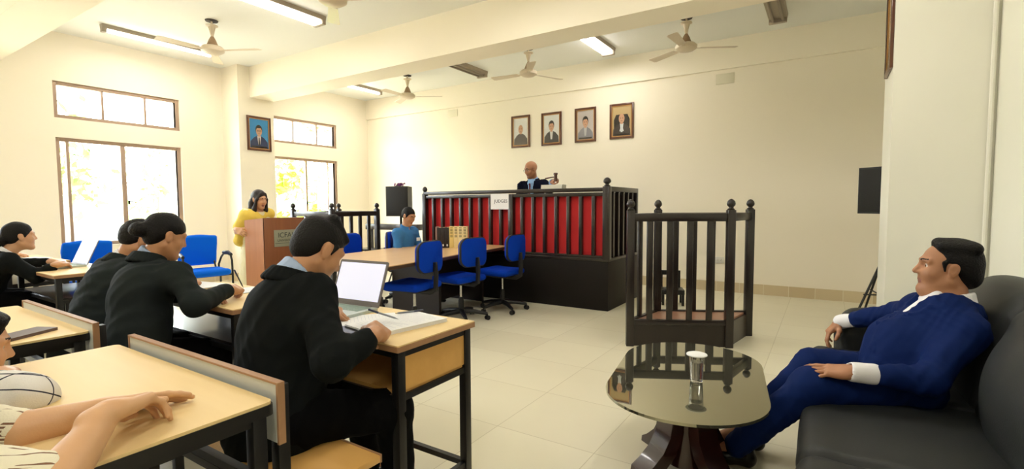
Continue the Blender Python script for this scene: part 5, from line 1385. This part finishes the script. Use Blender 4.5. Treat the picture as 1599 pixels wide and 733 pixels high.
D.rc(nk + V(.09, .0, .04), nk + V(.16, 0, -.10), .05, .05, .02, 0, -1); D.rc(nk, nk + V(.06, 0, .2), .066, .074, .02, 0, -1)
put(D.mesh('shawl', M_yel, root, .008, wrinkle(21, .007, 26, (1, 1, .5))))
# man in blue shirt
root, W, M, put = person('man in bright blue shirt sitting by the law volumes', Jn['blue_shirt'], dict(
    skin=S_ind, hair='crop', top='shirt_top', topmat=M_denim, shirt=M_denim, scale=.96, h=.0065, hc=.009, seed=14, girth=1.1, eyes='down', jacket_collar=False,
    handR=dict(x=(.9, 0, -.3), z=(0, 0, 1)), handL=dict(x=(.9, 0, -.3), z=(0, 0, 1))))
nkb = np.array(Jn['blue_shirt']['neck']); MB()
bd = MB().cbox((nkb[0] + .150, nkb[1] + .085, nkb[2] - .145), (.006, .075, .045), math.atan2(.10, .80), .002).build('name_badge', M_paper, root); bd.data.transform(Matrix.Translation((-Jn['blue_shirt']['pelvis'][0], -Jn['blue_shirt']['pelvis'][1], 0)))
# judge
M_tie = mat('maroon_tie_silk', (92, 22, 44), .5)
root, W, M, put = person('bald man in glasses and dark suit seated at the judges bench', Jn['judge'], dict(
    skin=S_deep, hair=None, top='jacket', topmat=M_navyd, shirt=mat('light_blue_shirt_cloth', (150, 190, 236), .8), tie=M_tie, lapel_v=.40, scale=1.0, h=.0065, hc=.009, seed=15, floor=.63, cuff=.02,
    handR=dict(x=(.3, -.9, -.1), z=(0, 0, 1)), handL=dict(x=(.55, -.30, .35), z=(.3, -.6, .7), curl=FIST)))
glasses(root, W, put, M_black)
t = thing('gavel', 'dark wooden gavel held upright in the judge\'s fist', 'gavel', (5.755, -1.90, 1.60), math.radians(20))
M_gav = wood('gavel_wood', (96, 54, 38), (66, 34, 24), .3, 2, 4, .3)
MB().lathe([(.022, -.055), (.028, -.05), (.028, -.03), (.022, -.026), (.022, .026), (.028, .03), (.028, .05), (.022, .055)], (0, 0, .05), 18).build('gavel_head', M_gav, t)
MB().tube([(0, 0, .05), (-.06, 0, .045), (-.14, .0, .03)], .009, 10).build('handle', M_gav, t)
t = thing('judge_chair', 'dark high-backed chair behind the judge, mostly hidden by the bench', 'chair', (5.18, -1.20, .62))
MB().box((-.24, -.42, .40), (.24, .02, .47), .02).build('seat', M_dark, t); MB().box((-.24, .0, .47), (.24, .05, .66), .02).build('backrest', M_dark, t)
for sx in (-1, 1):
    for sy in (-.38, 0.02): MB().box((sx * .21 - .02, sy - .02, .015), (sx * .21 + .02, sy + .02, .41)).build('leg', M_dark, t)
# man on the sofa
person('heavy-set man in navy suit reclining on the charcoal sofa', Jn['sofa'], dict(
    skin=skin_mat('tawny_skin', (174, 122, 88)), hair='receding', top='jacket', topmat=M_navy, trousers=M_navy, shirt=M_shirtw, scale=1.04, h=.0045, hc=.007, girth=1.0, ease=1.08, belly=.84, lapel_v=.62, cuff=.055, cuff_at=.84, seed=17, collar_stand=False, neckw=1.16, jaw=1.12, face=1.08, chin2=1.0, nose=1.1, leg=1.0,
    handL=dict(x=(-.97, .05, -.10), z=(.05, -.30, .95), curl=((4, 10, 8), (6, 10, 8), (8, 12, 8), (14, 16, 10)), spread=5),
    handR=dict(x=(-.62, -.22, -.75), z=(-.75, -.10, .65), curl=((20, 24, 14), (26, 28, 16), (30, 30, 18), (34, 32, 18)), spread=6)))
